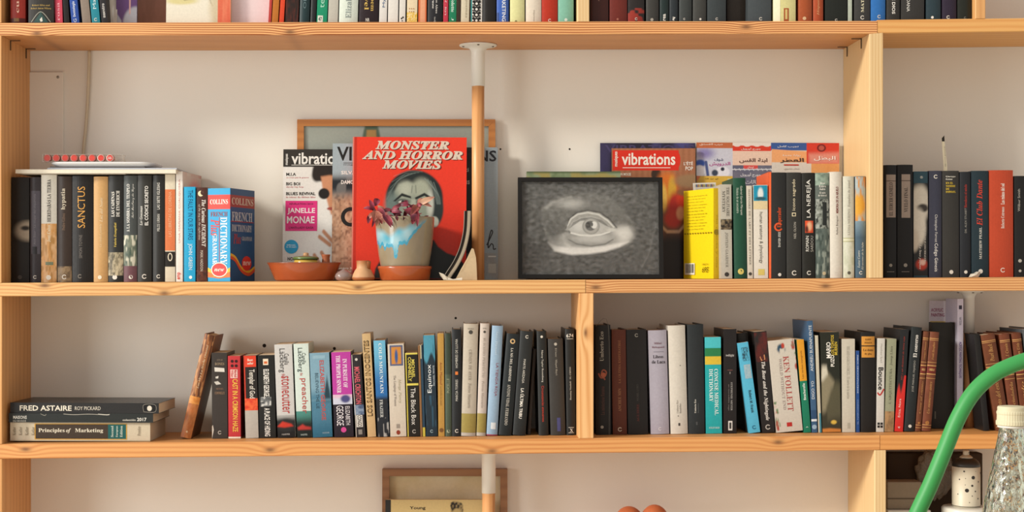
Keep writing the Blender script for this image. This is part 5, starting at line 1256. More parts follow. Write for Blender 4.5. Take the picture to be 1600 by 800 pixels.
def monster(U, V):
    A = solid(U, 'e23a26')
    X, Y = 28 + U * 512, 735 - V * 635          # picture laid out on a 512 x 635 page
    m = lambda pts, s=4: poly_m(X, Y, pts, s)
    e = lambda cx, cy, rx, ry, s=.12: ell(X, Y, cx, cy, rx, ry, s)
    A = lay(A, m([(112, 735), (120, 690), (150, 640), (250, 600), (390, 560), (410, 590), (450, 618), (500, 635), (530, 665), (530, 735)], 5), '2b2e2c')
    A = lay(A, e(298, 372, 133, 124, .05), '232a29')                        # hair
    A = lay(A, e(388, 420, 46, 85, .12), '2c3534')
    A = lay(A, e(392, 480, 20, 24, .2), 'b4b6a8')                           # ear
    A = lay(A, m([(205, 345), (225, 312), (265, 300), (292, 308), (325, 298), (358, 318), (374, 360), (378, 420), (370, 500), (340, 560), (292, 585), (240, 560), (205, 500), (196, 420)], 7), '8f9686')                        # face
    A = lay(A, e(258, 335, 34, 32, .7), 'b3b5a2')
    A = lay(A, e(330, 330, 40, 42, .5), 'a4a894')
    A = lay(A, e(195, 410, 34, 60, .5), '6c7a74')
    A = lay(A, e(372, 400, 16, 60, .5), 'c2c4b6')
    for a in range(5):                                                       # combed-back strands
        A = lay(A, seg_m(X, Y, [(170 + 8 * a, 380 - 26 * a), (215 + 14 * a, 300 - 12 * a), (270 + 16 * a, 268 - 3 * a)], 1.4, 2.2) * .35, '8a9890')
    for a in range(4):
        A = lay(A, seg_m(X, Y, [(345 + 14 * a, 285 + 6 * a), (388 + 9 * a, 330 + 14 * a), (404 + 5 * a, 400)], 1.6, 2.2) * .45, '9aa8a0')
    A = lay(A, m([(200, 388), (240, 352), (282, 366), (284, 376), (240, 366), (210, 390)], 3), '232624')   # brows
    A = lay(A, m([(300, 372), (345, 350), (382, 372), (378, 382), (345, 364), (304, 382)], 3), '232624')
    for cx in (245, 335):
        A = lay(A, e(cx, 392, 30, 14, .4), '4c524c')
        A = lay(A, e(cx, 392, 20, 7, .3), 'd0d0c4')
        A = lay(A, e(cx, 391, 8, 7, .3), '1f211f')
    A = lay(A, seg_m(X, Y, [(288, 320), (285, 350)], 2, 3) * .7, '5c6258')
    A = lay(A, seg_m(X, Y, [(304, 318), (306, 350)], 2, 3) * .7, '5c6258')
    A = lay(A, m([(286, 380), (304, 380), (316, 455), (292, 470), (270, 455)], 6) * .6, 'b9bba8')
    A = lay(A, e(292, 466, 26, 8, .5), '565e56')
    A = lay(A, e(292, 502, 42, 8, .4), '6c4c44')
    A = lay(A, e(292, 535, 70, 30, .6) * .4, '565e56')
    A = lay(A, m([(255, 610), (300, 640), (340, 600), (330, 720), (270, 720)], 5), 'cfcabc')               # shirt
    A = lay(A, m([(285, 640), (312, 640), (318, 735), (280, 735)], 4), '1f2120')
    return A
def title(text, u0, u1, v):
    return [H(text, u0 + .008, u1 + .008, v - .006, .06, '5c1c14', 'I'), H(text, u0 + .004, u1 + .006, v - .003, .062, '7a3a30', 'I'), H(text, u0, u1, v, .062, 'd6c6b4', 'J')]
vm = [Im(0, 1, monster, .035, 1, res=.0011), B(0, 1, 'd87868', 0, .012), B(0, 1, 'c23020', .012, .035)] + title('MONSTER', .20, .845, .943) + title('AND HORROR', .085, .965, .872) + title('MOVIES', .26, .78, .805)
panel('book', 'book', 549.5, 728, 216, .128, .155, 'large red hardcover film book facing out with slab lettering and a painted man’s head', vm, 'dc3a28', .020, roll=0.006)

# ------------------------------------------------------------------ black-framed drawing and what stands behind it
def eye_art(U, V):
    X, Y = 50 + U * 692, 700 - V * 465
    n = vnoise(U, V, 60, 98) * .6 + vnoise(U, V, 110, 99) * .4
    A = lay(solid(U, '3e3d3a'), n * .3, '494844')
    m = lambda pts, s: poly_m(X, Y, pts, s)
    shape = [(150, 370), (190, 335), (250, 308), (330, 296), (420, 292), (480, 305), (530, 340), (585, 395), (625, 455), (635, 490), (600, 535), (545, 565), (470, 585), (380, 597), (300, 600), (215, 585), (185, 545), (165, 480), (152, 420)]
    A = lay(A, m(shape, 14), '62615c')
    A = lay(A, ell(X, Y, 380, 330, 180, 50, .8) * .5, '6a6965')
    A = lay(A, ell(X, Y, 300, 345, 60, 22, .9), 'a9a8a2')
    A = lay(A, m([(160, 365), (200, 335), (300, 305), (305, 312), (215, 345), (175, 375)], 8) * .8, '96958f')
    A = lay(A, m([(165, 470), (200, 515), (270, 490), (330, 505), (480, 500), (545, 470), (590, 460), (610, 500), (580, 540), (470, 578), (380, 592), (300, 596), (215, 578), (190, 550)], 12), 'a5a49e')
    A = lay(A, m([(185, 540), (215, 582), (300, 600), (380, 597), (470, 585), (545, 562), (590, 535), (540, 540), (460, 556), (380, 566), (300, 566), (230, 560)], 9), 'dcdad4')
    A = lay(A, ell(X, Y, 560, 500, 45, 40, .7), 'cfcdc6')
    A = lay(A, ell(X, Y, 195, 500, 50, 70, .8) * .7, '45443f')
    A = lay(A, m([(258, 500), (300, 560), (400, 578), (300, 585), (262, 545)], 10) * .5, 'cfcdc7')
    A = lay(A, ell(X, Y, 395, 520, 135, 38, .35), '8b8a84')                               # bag under the eye
    A = lay(A, ell(X, Y, 410, 520, 95, 22, .6), 'b5b4ae')
    A = lay(A, seg_m(X, Y, [(285, 525), (330, 548), (400, 558), (470, 548), (510, 525)], 3, 4) * .8, '5c5b56')
    # upper lid and crease
    A = lay(A, m([(268, 478), (285, 430), (320, 398), (380, 382), (440, 392), (490, 425), (525, 470), (505, 480), (470, 440), (400, 410), (330, 420), (300, 450), (285, 480)], 5), '97968f')
    A = lay(A, seg_m(X, Y, [(280, 455), (300, 420), (335, 398), (385, 390), (440, 400), (485, 430), (515, 462)], 4, 3), 'c9c8c1')
    A = lay(A, seg_m(X, Y, [(272, 470), (290, 420), (330, 388), (385, 378), (445, 388), (495, 422), (530, 465)], 3, 3) * .8, '34332f')
    A = lay(A, m([(285, 475), (305, 440), (345, 415), (400, 408), (450, 422), (490, 455), (505, 478), (480, 488), (440, 497), (400, 502), (340, 500), (300, 490)], 3), 'b2b1ab')     # eyeball
    A = lay(A, ell(X, Y, 340, 455, 30, 25, .8) * .6, 'd4d3cd')
    A = lay(A, m([(290, 470), (310, 438), (350, 418), (400, 412), (455, 426), (495, 462), (480, 458), (440, 436), (395, 426), (345, 432), (310, 455)], 3) * .75, '5c5b56')
    A = lay(A, ell(X, Y, 400, 458, 44, 41, .06), '8d8c86')                                # iris
    A = lay(A, ell(X, Y, 400, 458, 38, 36, .08), 'a2a19b')
    A = lay(A, ell(X, Y, 398, 456, 27, 25, .1), '5c5b57')
    A = lay(A, ell(X, Y, 416, 452, 15, 18, .2), 'dad9d3')
    A = lay(A, ell(X, Y, 385, 452, 12, 16, .2), '3c3b38')
    A = lay(A, ell(X, Y, 405, 449, 6, 10, .3), '45443f')
    A = lay(A, seg_m(X, Y, [(300, 492), (345, 503), (400, 506), (450, 500), (495, 486)], 4, 3), 'd8d7d0')      # lower lid rim
    A = lay(A, ell(X, Y, 505, 477, 22, 9, .5), 'c4c3bc')
    A = lay(A, seg_m(X, Y, [(640, 690), (690, 600), (735, 430)], 3, 8) * .25, '85847f')
    return lay(A, n * .10, '35342f')
BLACKF = plain('black_lacquer', '191715', 0.3, var=0.05, Specular_IOR_Level=0.25)
frame('picture_frame', 'picture frame', 809.5, 1036, 278, .100, .118, .018, 6.2, BLACKF, 'black-framed charcoal drawing of one wide-open eye on the middle shelf', '3b3a37', [Im(0, 1, eye_art, res=.0011)], glass=GLASSPANE, recess=.009)
def greenmottle(U, V):
    return lay(mottle('6c7c54', '93a07c', 7, 101, 'a89858')(U, V), sst(.97, 1, V), '4c5c3c')
panel('book', 'book', 823, 970, 268.5, .138, .150, 'mottled green book peeping above the black-framed eye drawing', [Im(0, 1, greenmottle, res=.003)], '6f7c58', .015)
panel('magazine', 'magazine', 938, 1087, 223.5, .203, .209, 'dark purple magazine behind the red-mastheaded one, only its top and left edge showing',
      [Im(0, 1, mottle('2c2838', '3c3658', 5, 102, '4c4a80'), res=.003), H('VIBRATIONS', .05, .99, .958, .055, '4a4268', 'b')], '2c2838', .003)
def viblatin(U, V):
    A = lay(solid(U, '7c4c30'), sst(.35, .9, V), 'a87050')
    A = lay(A, (np.sin(U * 90) * .5 + .5) * .25 * (V > .55), '6c3c24')
    A = lay(A, 1 - sst(.3, .45, V + .08 * vnoise(U, V, 6, 3)), '2a2019')
    A = lay(A, ell(U, V, .53, .80, .06, .05, .2), '3c2a20')
    for cx, cy, rx, ry, c in ((.66, .68, .13, .14, 'd8742c'), (.72, .66, .05, .12, 'd8a83c'), (.76, .55, .09, .11, 'b83024'), (.84, .60, .07, .06, 'd04028'), (.73, .46, .10, .07, 'c23826'), (.62, .62, .04, .10, 'e6b858'), (.9, .66, .12, .03, '8c5c3c'), (.95, .75, .2, .05, '9a7a58'), (.82, .5, .05, .05, 'e6a070')):
        A = lay(A, ell(U, V, cx, cy, rx, ry, .35), c)
    A = lay(A, seg_m(U, V, [(.56, .42), (.66, .36), (.80, .36), (.88, .42)], .012, .008), 'c9a080')
    return A
RED = 'd6301f'
v4 = [Im(0, 1, viblatin, res=.0018), B(.83, .985, RED, .012, .80), Dt(.78, .91, .04, RED, .10), H('vibrations', .12, .76, .918, .095, 'f0e6da', 'b'), T('musiques', .86, .975, .055, .05, 'f0e6da', 'u', 'b'), B(.848, .853, 'f0e6da', .13, .70),
      H('DAMON MOUSE', .03, .23, .80, .022, 'e6d8c6', 'b'), H('LEE JONES', .14, .23, .765, .022, 'e6d8c6', 'b'), H('LE MATOS', .14, .23, .735, .022, 'e6d8c6', 'b'), H('L’ÉTÉ', .86, .97, .885, .03, 'f0e6da', 'b'), H('POP', .88, .97, .845, .03, 'f0e6da', 'b')]
panel('magazine', 'magazine', 956, 1087, 231.8, .190, .199, 'music magazine with a red masthead and colourful dancer on brown, beside the Arabic covers', v4, '7c4c30', .003)

# catalogue of Arabic novels: one printed sheet of overlapping covers
def cat_art(U, V):
    X, Y = 1087 + U * 224, 436 - V * 213
    A = solid(U, 'd8c8b4')
    def rect(A, x0, y0, x1, y1, c): return lay(A, ((X >= x0) & (X < x1) & (Y >= y0) & (Y < y1)) * 1.0, c)
    N = vnoise(U, V, 26, 103)
    A = rect(A, 1087, 220, 1144, 232, 'c06a42')
    A = rect(A, 1087, 232, 1144, 276, 'c9cad6')
    A = lay(A, ell(X, Y, 1100, 240, 14, 9, .8) * (Y > 232) * (X < 1144), '8a82b4')
    A = lay(A, ell(X, Y, 1093, 256, 8, 6, .3), '3c5cb0')
    A = lay(A, ell(X, Y, 1092, 268, 9, 9, .2), 'e4e4ec')
    A = lay(A, ell(X, Y, 1128, 270, 11, 9, .2), 'e6e6ee')
    A = lay(A, ell(X, Y, 1128, 265, 3, 3, .3), '2c3040')
    A = lay(A, seg_m(X, Y, [(1102, 254), (1105, 275)], 2.2, .8), '4a5888')
    A = lay(A, ell(X, Y, 1116, 271, 5, 5, .3), '3c4458')
    A = rect(A, 1087, 276, 1144, 292, 'dcb44a')
    A = lay(A, poly_m(X, Y, [(1087, 276), (1094, 276), (1087, 286)], .8), 'd87c50')
    A = rect(A, 1136, 280, 1144, 300, 'c9d2b4')
    A = rect(A, 1144, 220, 1204, 229, 'e6ddd4')
    A = lay(A, ((X >= 1144) & (X < 1204) & (Y >= 228.5 + 1.2 * np.sin(X * .4)) & (Y < 236)) * 1.0, 'd8402c')
    A = rect(A, 1144, 236, 1205, 259, 'e6c8b4')
    A = rect(A, 1144, 259, 1205, 300, '5a5c74')
    A = lay(A, ((X >= 1144) & (X < 1205) & (Y >= 259)) * N * .5, '8c8890')
    A = rect(A, 1161, 259, 1183, 264.5, 'd8504c')
    A = lay(A, seg_m(X, Y, [(1143, 265.5), (1205, 265)], .7, .5), 'dcdce0')
    for xx in range(1147, 1204, 7): A = lay(A, seg_m(X, Y, [(xx, 264), (xx + 2, 267)], .5, .4), 'dcdce0')
    A = lay(A, poly_m(X, Y, [(1186, 275), (1200, 269), (1205, 269), (1205, 300), (1188, 300)], .8), 'dc6c3c')
    A = rect(A, 1204, 220, 1262, 235, '3c5c9c')
    A = lay(A, poly_m(X, Y, [(1205, 233), (1264, 237), (1266, 256), (1205, 256)], .6), 'eba872')
    A = rect(A, 1205, 254, 1267, 275, 'd8d0c6')
    A = rect(A, 1260, 220, 1311, 256, 'd6402f')
    A = lay(A, poly_m(X, Y, [(1262, 240), (1311, 238), (1311, 256), (1264, 256)], 5) * (Y < 256) * (X >= 1262), 'dc9080')
    A = lay(A, ell(X, Y, 1283, 231, 7, 6, .15), '6c1c20')
    A = lay(A, ell(X, Y, 1283, 231, 4.5, 4, .2), 'b8584c')
    A = rect(A, 1267, 256, 1311, 275, 'e6a86c')
    A = lay(A, ((X >= 1267) & (Y >= 256)) * N * .5, 'd88c4c')
    A = rect(A, 1205, 272, 1311, 440, 'd8b89c')
    return A
cu = lambda x: (x - 1087) / 224.0
cv = lambda y: (436 - y) / 213.0
def AH(text, x0, x1, y, h, col): return H(text, cu(x0), cu(x1), cv(y), h / 213.0, col, 'a')
v5 = [Im(0, 1, cat_art, res=.0009), AH('درب الفستق', 1092, 1128, 226, 4, 'eed8c6'), AH('شوف', 1115, 1129, 250.5, 5.5, '3c4468'), AH('الدرويش', 1107, 1140, 257, 7, 'b04c8c'), AH('ابو عبد الله', 1100, 1121, 280.5, 3, '8a6c28'),
      AH('جورج أورويل', 1157, 1188, 233, 4.5, 'f2e2da'), AH('ابنة القس', 1154, 1198, 251.5, 8, '5a3830'), AH('اورويل', 1167, 1177, 261.7, 2.5, 'f2e2da'), AH('جورج أورويل', 1156, 1188, 274, 7, 'e6e4ea'), AH('مقالات', 1163, 1190, 285, 6, 'dcdae2'),
      AH('نجيب كامل', 1214, 1247, 229, 3.5, 'dfe2ec'), AH('رواية جديدة', 1222, 1250, 243, 3.5, 'f6e6d6'), AH('العطر', 1218, 1255, 251, 8, '3a2c28'), B(cv(259), cv(257), 'c03a2c', cu(1224), cu(1247)), AH('منذر مصري', 1224, 1248, 264.5, 3.5, '9a8c84'), AH('البطل', 1271, 1305, 247.5, 7.5, 'f6e4de')]
panel('catalogue', 'catalogue', 1087.6, 1311, 223.5, .206, .211, 'catalogue of overlapping Arabic novel covers standing on the wall behind the right row of books', v5, 'd8b89c', .002, pages=False, roll=0.004)
bars = [B(.955, .985, ['d8a83c', '3c6ca8', '3a3430', 'c9583c', '8ab04c'][i % 5], .08 + .042 * i, .10 + .042 * i + .012 * (i % 2)) for i in range(20)]
panel('book', 'book', 1087.5, 1123, 286, .188, .190, 'white paperback with a row of coloured stripes, its top just above the bright yellow book', bars + [B(.93, .945, 'cfc8bc', .1, .9)], 'e6e2d8', .003, roll=-0.03)

# ------------------------------------------------------------------ pot, saucer, plant, little ceramics, bowl
px_c, yc = 632.5, 0.062
kk = k_at(yc)
zs = board_z('mid', xat(px_c, yc)) + .0004
xs = xat(px_c, yc)
R = lambda px: px * kk
Zp = lambda py: zs + (439.3 - py) * kk
sa = MB().lathe([(0, zs), (R(36), zs), (R(38.5), zs + R(1)), (R(41.5), Zp(422)), (R(42.5), Zp(420.5)), (R(42.5), Zp(417.4)), (R(40.5), Zp(416.8)), (R(38.5), Zp(419)), (R(36), Zp(434)), (R(34), Zp(435.5)), (0, Zp(435.5))], xs, yc, 56, lin('b0562c')).build('saucer', GLAZE)
tag(sa, 'shiny terracotta saucer under the blue-dripped plant pot', 'saucer')
def pot():
    prof = [(0, 435.2), (31, 435.2), (33.0, 434), (36, 424), (38.5, 414), (41, 400), (43, 384), (44.6, 368), (45.6, 355), (46.1, 345), (46.2, 341.8), (45.6, 340.6), (44.2, 340.8), (43.8, 343), (43.0, 355), (41, 355)]
    n = 220
    mb = MB()
    dens = []
    for (r0, p0), (r1, p1) in zip(prof[:-1], prof[1:]):
        m_ = max(1, int(abs(p1 - p0) / 0.8)) if r0 > 30 else 1
        for i in range(m_):
            t = i / m_
            dens.append((r0 + (r1 - r0) * t, p0 + (p1 - p0) * t))
    dens.append(prof[-1]); dens.append((0, 355))
    v, c, f = [], [], []
    rr = np.random.default_rng(4)
    for qi, (r, p) in enumerate(dens):
        for j in range(n):
            a = 2 * math.pi * j / n
            x = r * math.cos(a)
            y = r * math.sin(a)
            v.append((xs + x * kk, yc + y * kk, Zp(p)))
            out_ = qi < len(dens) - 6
            px = px_c + x
            # blue glaze poured over the front: lower edge of the run at each place round the pot
            front = y < 6
            edge = 383 + 6 * math.exp(-((px - 612) / 16) ** 2) + 19 * math.exp(-((px - 620) / 3.4) ** 4) + 6 * math.exp(-((px - 603) / 2.0) ** 2) + 5 * math.exp(-((px - 595) / 2.0) ** 2) + 3 * math.exp(-((px - 638) / 3) ** 2) - max(0, px - 636) * 1.15 + .8 * math.sin(px * .9)
            upper = 354 + 1.5 * math.sin(px * .3) - max(0, px - 632) * .28 + 11 * math.exp(-((px - 610) / 13) ** 2)
            base = np.array(lin('9a8c72')) * (1 - .12 * abs(math.sin(px * .13 + p * .05)))
            base = base * .8 + np.array(lin('8a7a62')) * .2
            if out_ and front and upper < p < edge:
                w = min(1, max(0, .45 + .4 * math.sin(px * .21 + p * .05) * math.sin(p * .16 - px * .07)))
                g = np.array(lin('4aa0b8')) * (1 - w) + np.array(lin('a9c6cc')) * w
                if edge - p < 6: g = np.array(lin('3f9ab8'))
                t = min(1, (p - upper) / 9.0, (edge - p) / 1.0)
                base = base * (1 - t) + g * t
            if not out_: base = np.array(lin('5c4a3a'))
            c.append(tuple(base))
    for q in range(len(dens) - 1):
        for j in range(n):
            f.append((q * n + j, q * n + (j + 1) % n, (q + 1) * n + (j + 1) % n, (q + 1) * n + j))
    mb.add(v, f, c, 0, True)
    o = mb.build('flower_pot', GLAZE)
    tag(o, 'beige stoneware plant pot with a dripping pale blue glaze, before the red film book', 'flower pot')
    return o
pot()
# withered plant: rosettes of narrow folded leaves on drooping stems
LEAF = printed('dry_leaf', 0.5, 0.4, 0.25, 120)
pl = empty('potted_plant', (xs, yc, Zp(350)))
tag(pl, 'withered dark red plant with curled leaves trailing over the rim of the blue-dripped pot', 'plant')
so = MB().lathe([(0, -.001), (R(41.5), -.001), (R(38), .0015), (R(18), .003), (0, .0035)], 0, 0, 40, lin('3a2c22')).build('soil', PAPER, pl)
def leaf(base, tip, w, sag, col, col2):
    b, t = Vector(base), Vector(tip)
    d = t - b
    side = d.cross(Vector((0.2, -1, 0.3))).normalized()
    up = side.cross(d).normalized()
    mb = MB()
    v, f, c = [], [], []
    N = 8
    for i in range(N + 1):
        s = i / N
        p = b + d * s + Vector((0, 0, -sag * s * s)) + up * (.004 * math.sin(s * 3))
        ww = w * (math.sin(math.pi * min(1, s * .92 + .06)) ** .8)
        v += [p - side * ww + up * ww * .5, p, p + side * ww + up * ww * .5]
        k2 = .5 + .5 * math.sin(s * 5 + b.x * 200)
        cc = tuple(a * k2 + q * (1 - k2) for a, q in zip(lin(col), lin(col2)))
        c += [cc, tuple(q * .75 for q in cc), cc]
    for i in range(N):
        f += [(3 * i, 3 * i + 1, 3 * i + 4, 3 * i + 3), (3 * i + 1, 3 * i + 2, 3 * i + 5, 3 * i + 4)]
    mb.add(v, f, c, 0, True)
    o = mb.build('leaf', LEAF, pl)
    return o
def L3(px, py, y): return Vector((xat(px, y) - xs, y - yc, zat(py, y) - Zp(350)))
REDS = [('a03a50', '5a2030'), ('b04a58', '6c2a38'), ('c8806c', '9c4a48'), ('d8a888', 'a8685c'), ('8a2c3c', '4c1c28')]
lspec = [  # base px, py, depth, tip px, py, depth, width px, colour
    (583, 329, .03, 577, 311, .028, 3, 0), (583, 328, .03, 568, 324, .03, 2.4, 0), (586, 332, .03, 574, 341, .03, 2.6, 2), (577, 335, .03, 575, 348, .03, 2.6, 0), (586, 322, .03, 590, 309, .04, 4, 0), (590, 326, .03, 603, 338, .02, 3, 1), (586, 328, .03, 584, 346, .02, 4, 2), (588, 330, .025, 597, 349, .015, 4, 2), (592, 332, .02, 588, 352, .01, 3, 3),
    (598, 336, .03, 611, 354, .012, 3, 0), (604, 336, .02, 613, 352, .008, 2.4, 1), (600, 334, .04, 590, 320, .04, 3, 3), (598, 331, .03, 612, 326, .03, 2.5, 1), (610, 331, .03, 629, 331, .02, 2.6, 0), (612, 328, .03, 628, 319, .03, 2.4, 1), (625, 321, .03, 640, 319, .03, 3, 0), (633, 327, .03, 641, 336, .02, 5, 0), (634, 330, .03, 630, 343, .015, 2.4, 4), (640, 330, .03, 647, 318, .03, 3, 1), (636, 322, .03, 632, 312, .04, 2.4, 0), (642, 336, .02, 649, 344, .01, 5, 0),
    (642, 336, .02, 652, 320, .03, 4, 2), (648, 334, .02, 656, 316, .03, 3.5, 2), (650, 322, .03, 679, 306.5, .02, 3.6, 3), (652, 316, .03, 664, 311, .03, 2.6, 2), (656, 318, .03, 675, 322, .02, 2.4, 3), (650, 325, .02, 652, 353, .01, 2.6, 1), (652, 322, .02, 660, 318, .02, 2.6, 1), (646, 342, .02, 644, 349, .01, 2.6, 4), (618, 338, .02, 621, 344, .02, 2, 4), (594, 340, .02, 602, 347, .01, 3, 3), (586, 340, .02, 581, 354, .01, 2, 0)]
def drape(px, py, y):
    dx = px - px_c
    if py > 334 and abs(dx) < 48: return yc - math.sqrt(max(0, 48.5 ** 2 - dx * dx)) * kk - .003
    return y
for bpx, bpy_, by, tpx, tpy, ty, w, ci in lspec:
    by, ty = drape(bpx, bpy_, by), drape(tpx, tpy, ty)
    leaf(L3(bpx, bpy_, by), L3(tpx, tpy, ty), w * 1.3 * kk, .002, *REDS[ci])
rl = random.Random(5)
for i in range(40):
    a = rl.uniform(0, 6.28)
    rr_ = rl.uniform(.2, .7) * 40
    b = Vector((R(rr_) * math.cos(a), R(rr_) * math.sin(a) * .8, R(rl.uniform(4, 12))))
    t = b + Vector((R(rl.uniform(-13, 13)), R(rl.uniform(-10, 6)), R(rl.uniform(-8, 9))))
    leaf(b, t, R(rl.uniform(1.6, 3.4)), .003, *REDS[rl.choice([0, 1, 2, 4, 0])])
for pts in ([(625, 349, .06), (612, 330, .05), (598, 331, .04), (584, 329, .03)], [(630, 349, .06), (622, 324, .05), (634, 320, .04), (640, 332, .03)], [(640, 349, .06), (646, 334, .04), (654, 318, .03)], [(615, 349, .06), (604, 338, .04), (590, 334, .03), (583, 322, .03)], [(622, 349, .06), (616, 328, .045), (628, 317, .04), (644, 322, .03)]):
    MB().tube(smooth_path([L3(*p) for p in pts], 5), [R(1.3)] * (5 * (len(pts) - 1) + 1), 7, lin('6c3034')).build('stem', LEAF, pl)

# onion-shaped glass bulb and little clay cruet
y_b = .045
kb = k_at(y_b)
gx = xat(537, y_b)
gz = board_z('mid', gx) + .0003
GL = NT('smoky_glass')
GL.b.inputs['Base Color'].default_value = (*lin('c9b0a8'), 1)
GL.b.inputs['Roughness'].default_value = 0.08
GL.b.inputs['Transmission Weight'].default_value = 0.55
gn = GL.n('ShaderNodeTexNoise', i_Scale=40.0)
GL.link(GL.mix(gn.outputs[0], lin('b09890'), lin('cdb8b0')), GL.b.inputs['Base Color'])
bulb = MB().lathe([(0, gz), (7 * kb, gz), (12 * kb, gz + 2 * kb), (14 * kb, gz + 6.5 * kb), (13 * kb, gz + 10.5 * kb), (9.5 * kb, gz + 14 * kb), (5.5 * kb, gz + 16.2 * kb), (2.5 * kb, gz + 17.5 * kb), (1.6 * kb, gz + 19 * kb), (0, gz + 19.4 * kb)], gx, y_b, 36).build('glass_bulb', GL.m)
tag(bulb, 'small smoky onion-shaped glass bulb between the clay bowl and little clay cruet', 'ornament')
cx_ = xat(567.5, y_b)
cz_ = board_z('mid', cx_) + .0003
c0, c1_, c2_ = lin('cfa074'), lin('a8683c'), lin('b88050')
prof = [(0, 0, c1_), (14, 0, c1_), (17.5, 1.5, c1_), (18.6, 4.5, c1_), (17.8, 6.5, c0), (15.5, 11, c0), (13, 16, c0), (11.0, 18.6, c0), (10.2, 20, c0), (10.2, 27, c2_), (10.6, 30, c1_), (10.0, 31.4, c1_), (8, 31.6, c1_), (7.6, 29, c1_), (7, 24, c1_), (0, 23, c1_)]
cr = MB().lathe([(r * kb, cz_ + z * kb) for r, z, _ in prof], cx_, y_b, 40, cols=[c for *_, c in prof])
cr_o = cr.build('clay_cruet', CLAY)
tag(cr_o, 'little pale terracotta cruet with wide foot and short double neck, left of the plant pot', 'cruet')
sp_ = MB().lathe([(4.6 * kb, 18 * kb), (5.0 * kb, 26 * kb), (5.6 * kb, 29.5 * kb), (5.0 * kb, 30.4 * kb), (3.6 * kb, 30 * kb), (3.2 * kb, 24 * kb)], 0, 0, 24, lin('a8683c')).build('spout', CLAY, cr_o)
sp_.location = (cx_ + 6.8 * kb, y_b - 3 * kb, cz_)
# long terracotta bowl
yb_ = .075
ko = k_at(yb_)
ox = xat(475.3, yb_)
oz = board_z('mid', ox + .08) + .0003
bp = [(0, 0), (41, 0), (44.5, .8), (46.5, 3), (55.5, 24), (57.5, 27), (58.2, 28), (57.6, 28.6), (56, 28), (53.5, 24), (45.5, 6), (42, 4), (0, 3.6)]
bowl = MB().lathe([(r * ko, oz + z * ko) for r, z in bp], ox, yb_, 64, ry=.80, cols=[lin(c) for c in ['a8502a'] * 5 + ['9c4c2a', '8a4428', '7a3c26'] + ['4a2a1e'] * 5]).build('bowl', GLAZE)
tag(bowl, 'wide flared terracotta bowl with a dark rim holding little pots, left of the magazines', 'bowl')
jx, jy = xat(478, yb_ - .01), yb_ - .01
jz = oz + 4.3 * ko
jar = MB().lathe([(0, jz), (13 * ko, jz), (15 * ko, jz + 2 * ko), (18.5 * ko, jz + 14 * ko), (19 * ko, jz + 24 * ko), (17.8 * ko, jz + 28.5 * ko), (0, jz + 29 * ko)], jx, jy, 40, lin('d8b04c')).build('lidded_jar', GLAZE)
tag(jar, 'small yellow-glazed jar with a green-edged lid standing in the terracotta bowl', 'jar')
MB().lathe([(0, 28.8 * ko), (19.5 * ko, 28.6 * ko), (20.4 * ko, 30 * ko), (20 * ko, 32 * ko), (18 * ko, 33.4 * ko), (6 * ko, 34.6 * ko), (4 * ko, 36 * ko), (4.6 * ko, 38.2 * ko), (2.6 * ko, 39.6 * ko), (0, 39.8 * ko)], 0, 0, 40, cols=[lin(c) for c in ('4c5c2c', '4c5c2c', '5c6c34', '6c7c44', '54542c', '9c7c50', 'b88c64', 'c09468', 'b88860', 'b88860')]).build('lid', GLAZE, jar)
jar.children[0].location = (jx, jy, jz)
ux, uy = xat(509.5, yb_), yb_ - .004
cup = MB().lathe([(0, jz), (6 * ko, jz), (6.6 * ko, jz + 18 * ko), (6.2 * ko, jz + 26 * ko), (5.6 * ko, jz + 31 * ko), (6.6 * ko, jz + 35.2 * ko), (6.9 * ko, jz + 36.4 * ko), (6.2 * ko, jz + 36.8 * ko), (5.2 * ko, jz + 35 * ko), (4.6 * ko, jz + 30 * ko), (0, jz + 29 * ko)], ux, uy, 28, lin('a85a34')).build('clay_cup', CLAY)
tag(cup, 'tiny brown clay cup standing at the right in the terracotta bowl', 'cup')

# curled notebook leaning on the leg, with a cream flap
cy0, cy1 = .030, .112
yy_ = .035
prof_px = [(697.5, 437), (704, 426.5), (711, 416), (717.5, 404), (723, 391), (727, 377), (730, 361), (731.2, 345), (731.6, 329.5)]
sm = smooth_path([(a, b, 0) for a, b in prof_px], 4)
nb = empty('notebook', (xat(715, yy_), yy_, board_z('mid', xat(715, yy_)) + .0002))
tag(nb, 'dark curled notebook leaning against the round leg, bowed like a rocking edge', 'notebook')
loc = nb.location
def curl(off0, off1, y0, y1, col, name, mat, n0=0, n1=None):
    mb = MB()
    v, c, f = [], [], []
    pts = sm[n0:n1]
    m_ = len(pts)
    for i, p in enumerate(pts):
        t = (pts[min(i + 1, m_ - 1)] - pts[max(i - 1, 0)]).normalized()
        nrm = Vector((-t.y, t.x, 0))          # to the right of the way up
        for o_ in (off0, off1):
            q = p + nrm * o_
            for y in (y0, y1):
                w = Vector((xat(q.x, yy_), y, max(zat(q.y, yy_), loc.z + .0003))) - loc
                v.append(w)
    for i in range(m_ - 1):
        a, b = 4 * i, 4 * (i + 1)
        f += [(a, b, b + 1, a + 1), (a + 2, a + 3, b + 3, b + 2), (a, a + 2, b + 2, b), (a + 1, b + 1, b + 3, a + 3)]
    f += [(0, 1, 3, 2), (4 * m_ - 4, 4 * m_ - 2, 4 * m_ - 1, 4 * m_ - 3)]
    mb.add(v, f, lin(col), 0)
    return mb.build(name, mat, nb)
curl(-6.5, -5.4, cy0, cy1, '8f867a', 'cover', GLOSS)
curl(-5.3, -1.0, cy0 + .002, cy1, '2e2924', 'pages', PAPER)
curl(-1.0, 3.4, cy0 + .001, cy1, 'a89a84', 'pages', PAPER)
curl(3.5, 4.4, cy0, cy1, '6c6256', 'cover', GLOSS)
fl_ = MB()
z0 = lambda py: max(zat(py, yy_), loc.z + .0004)
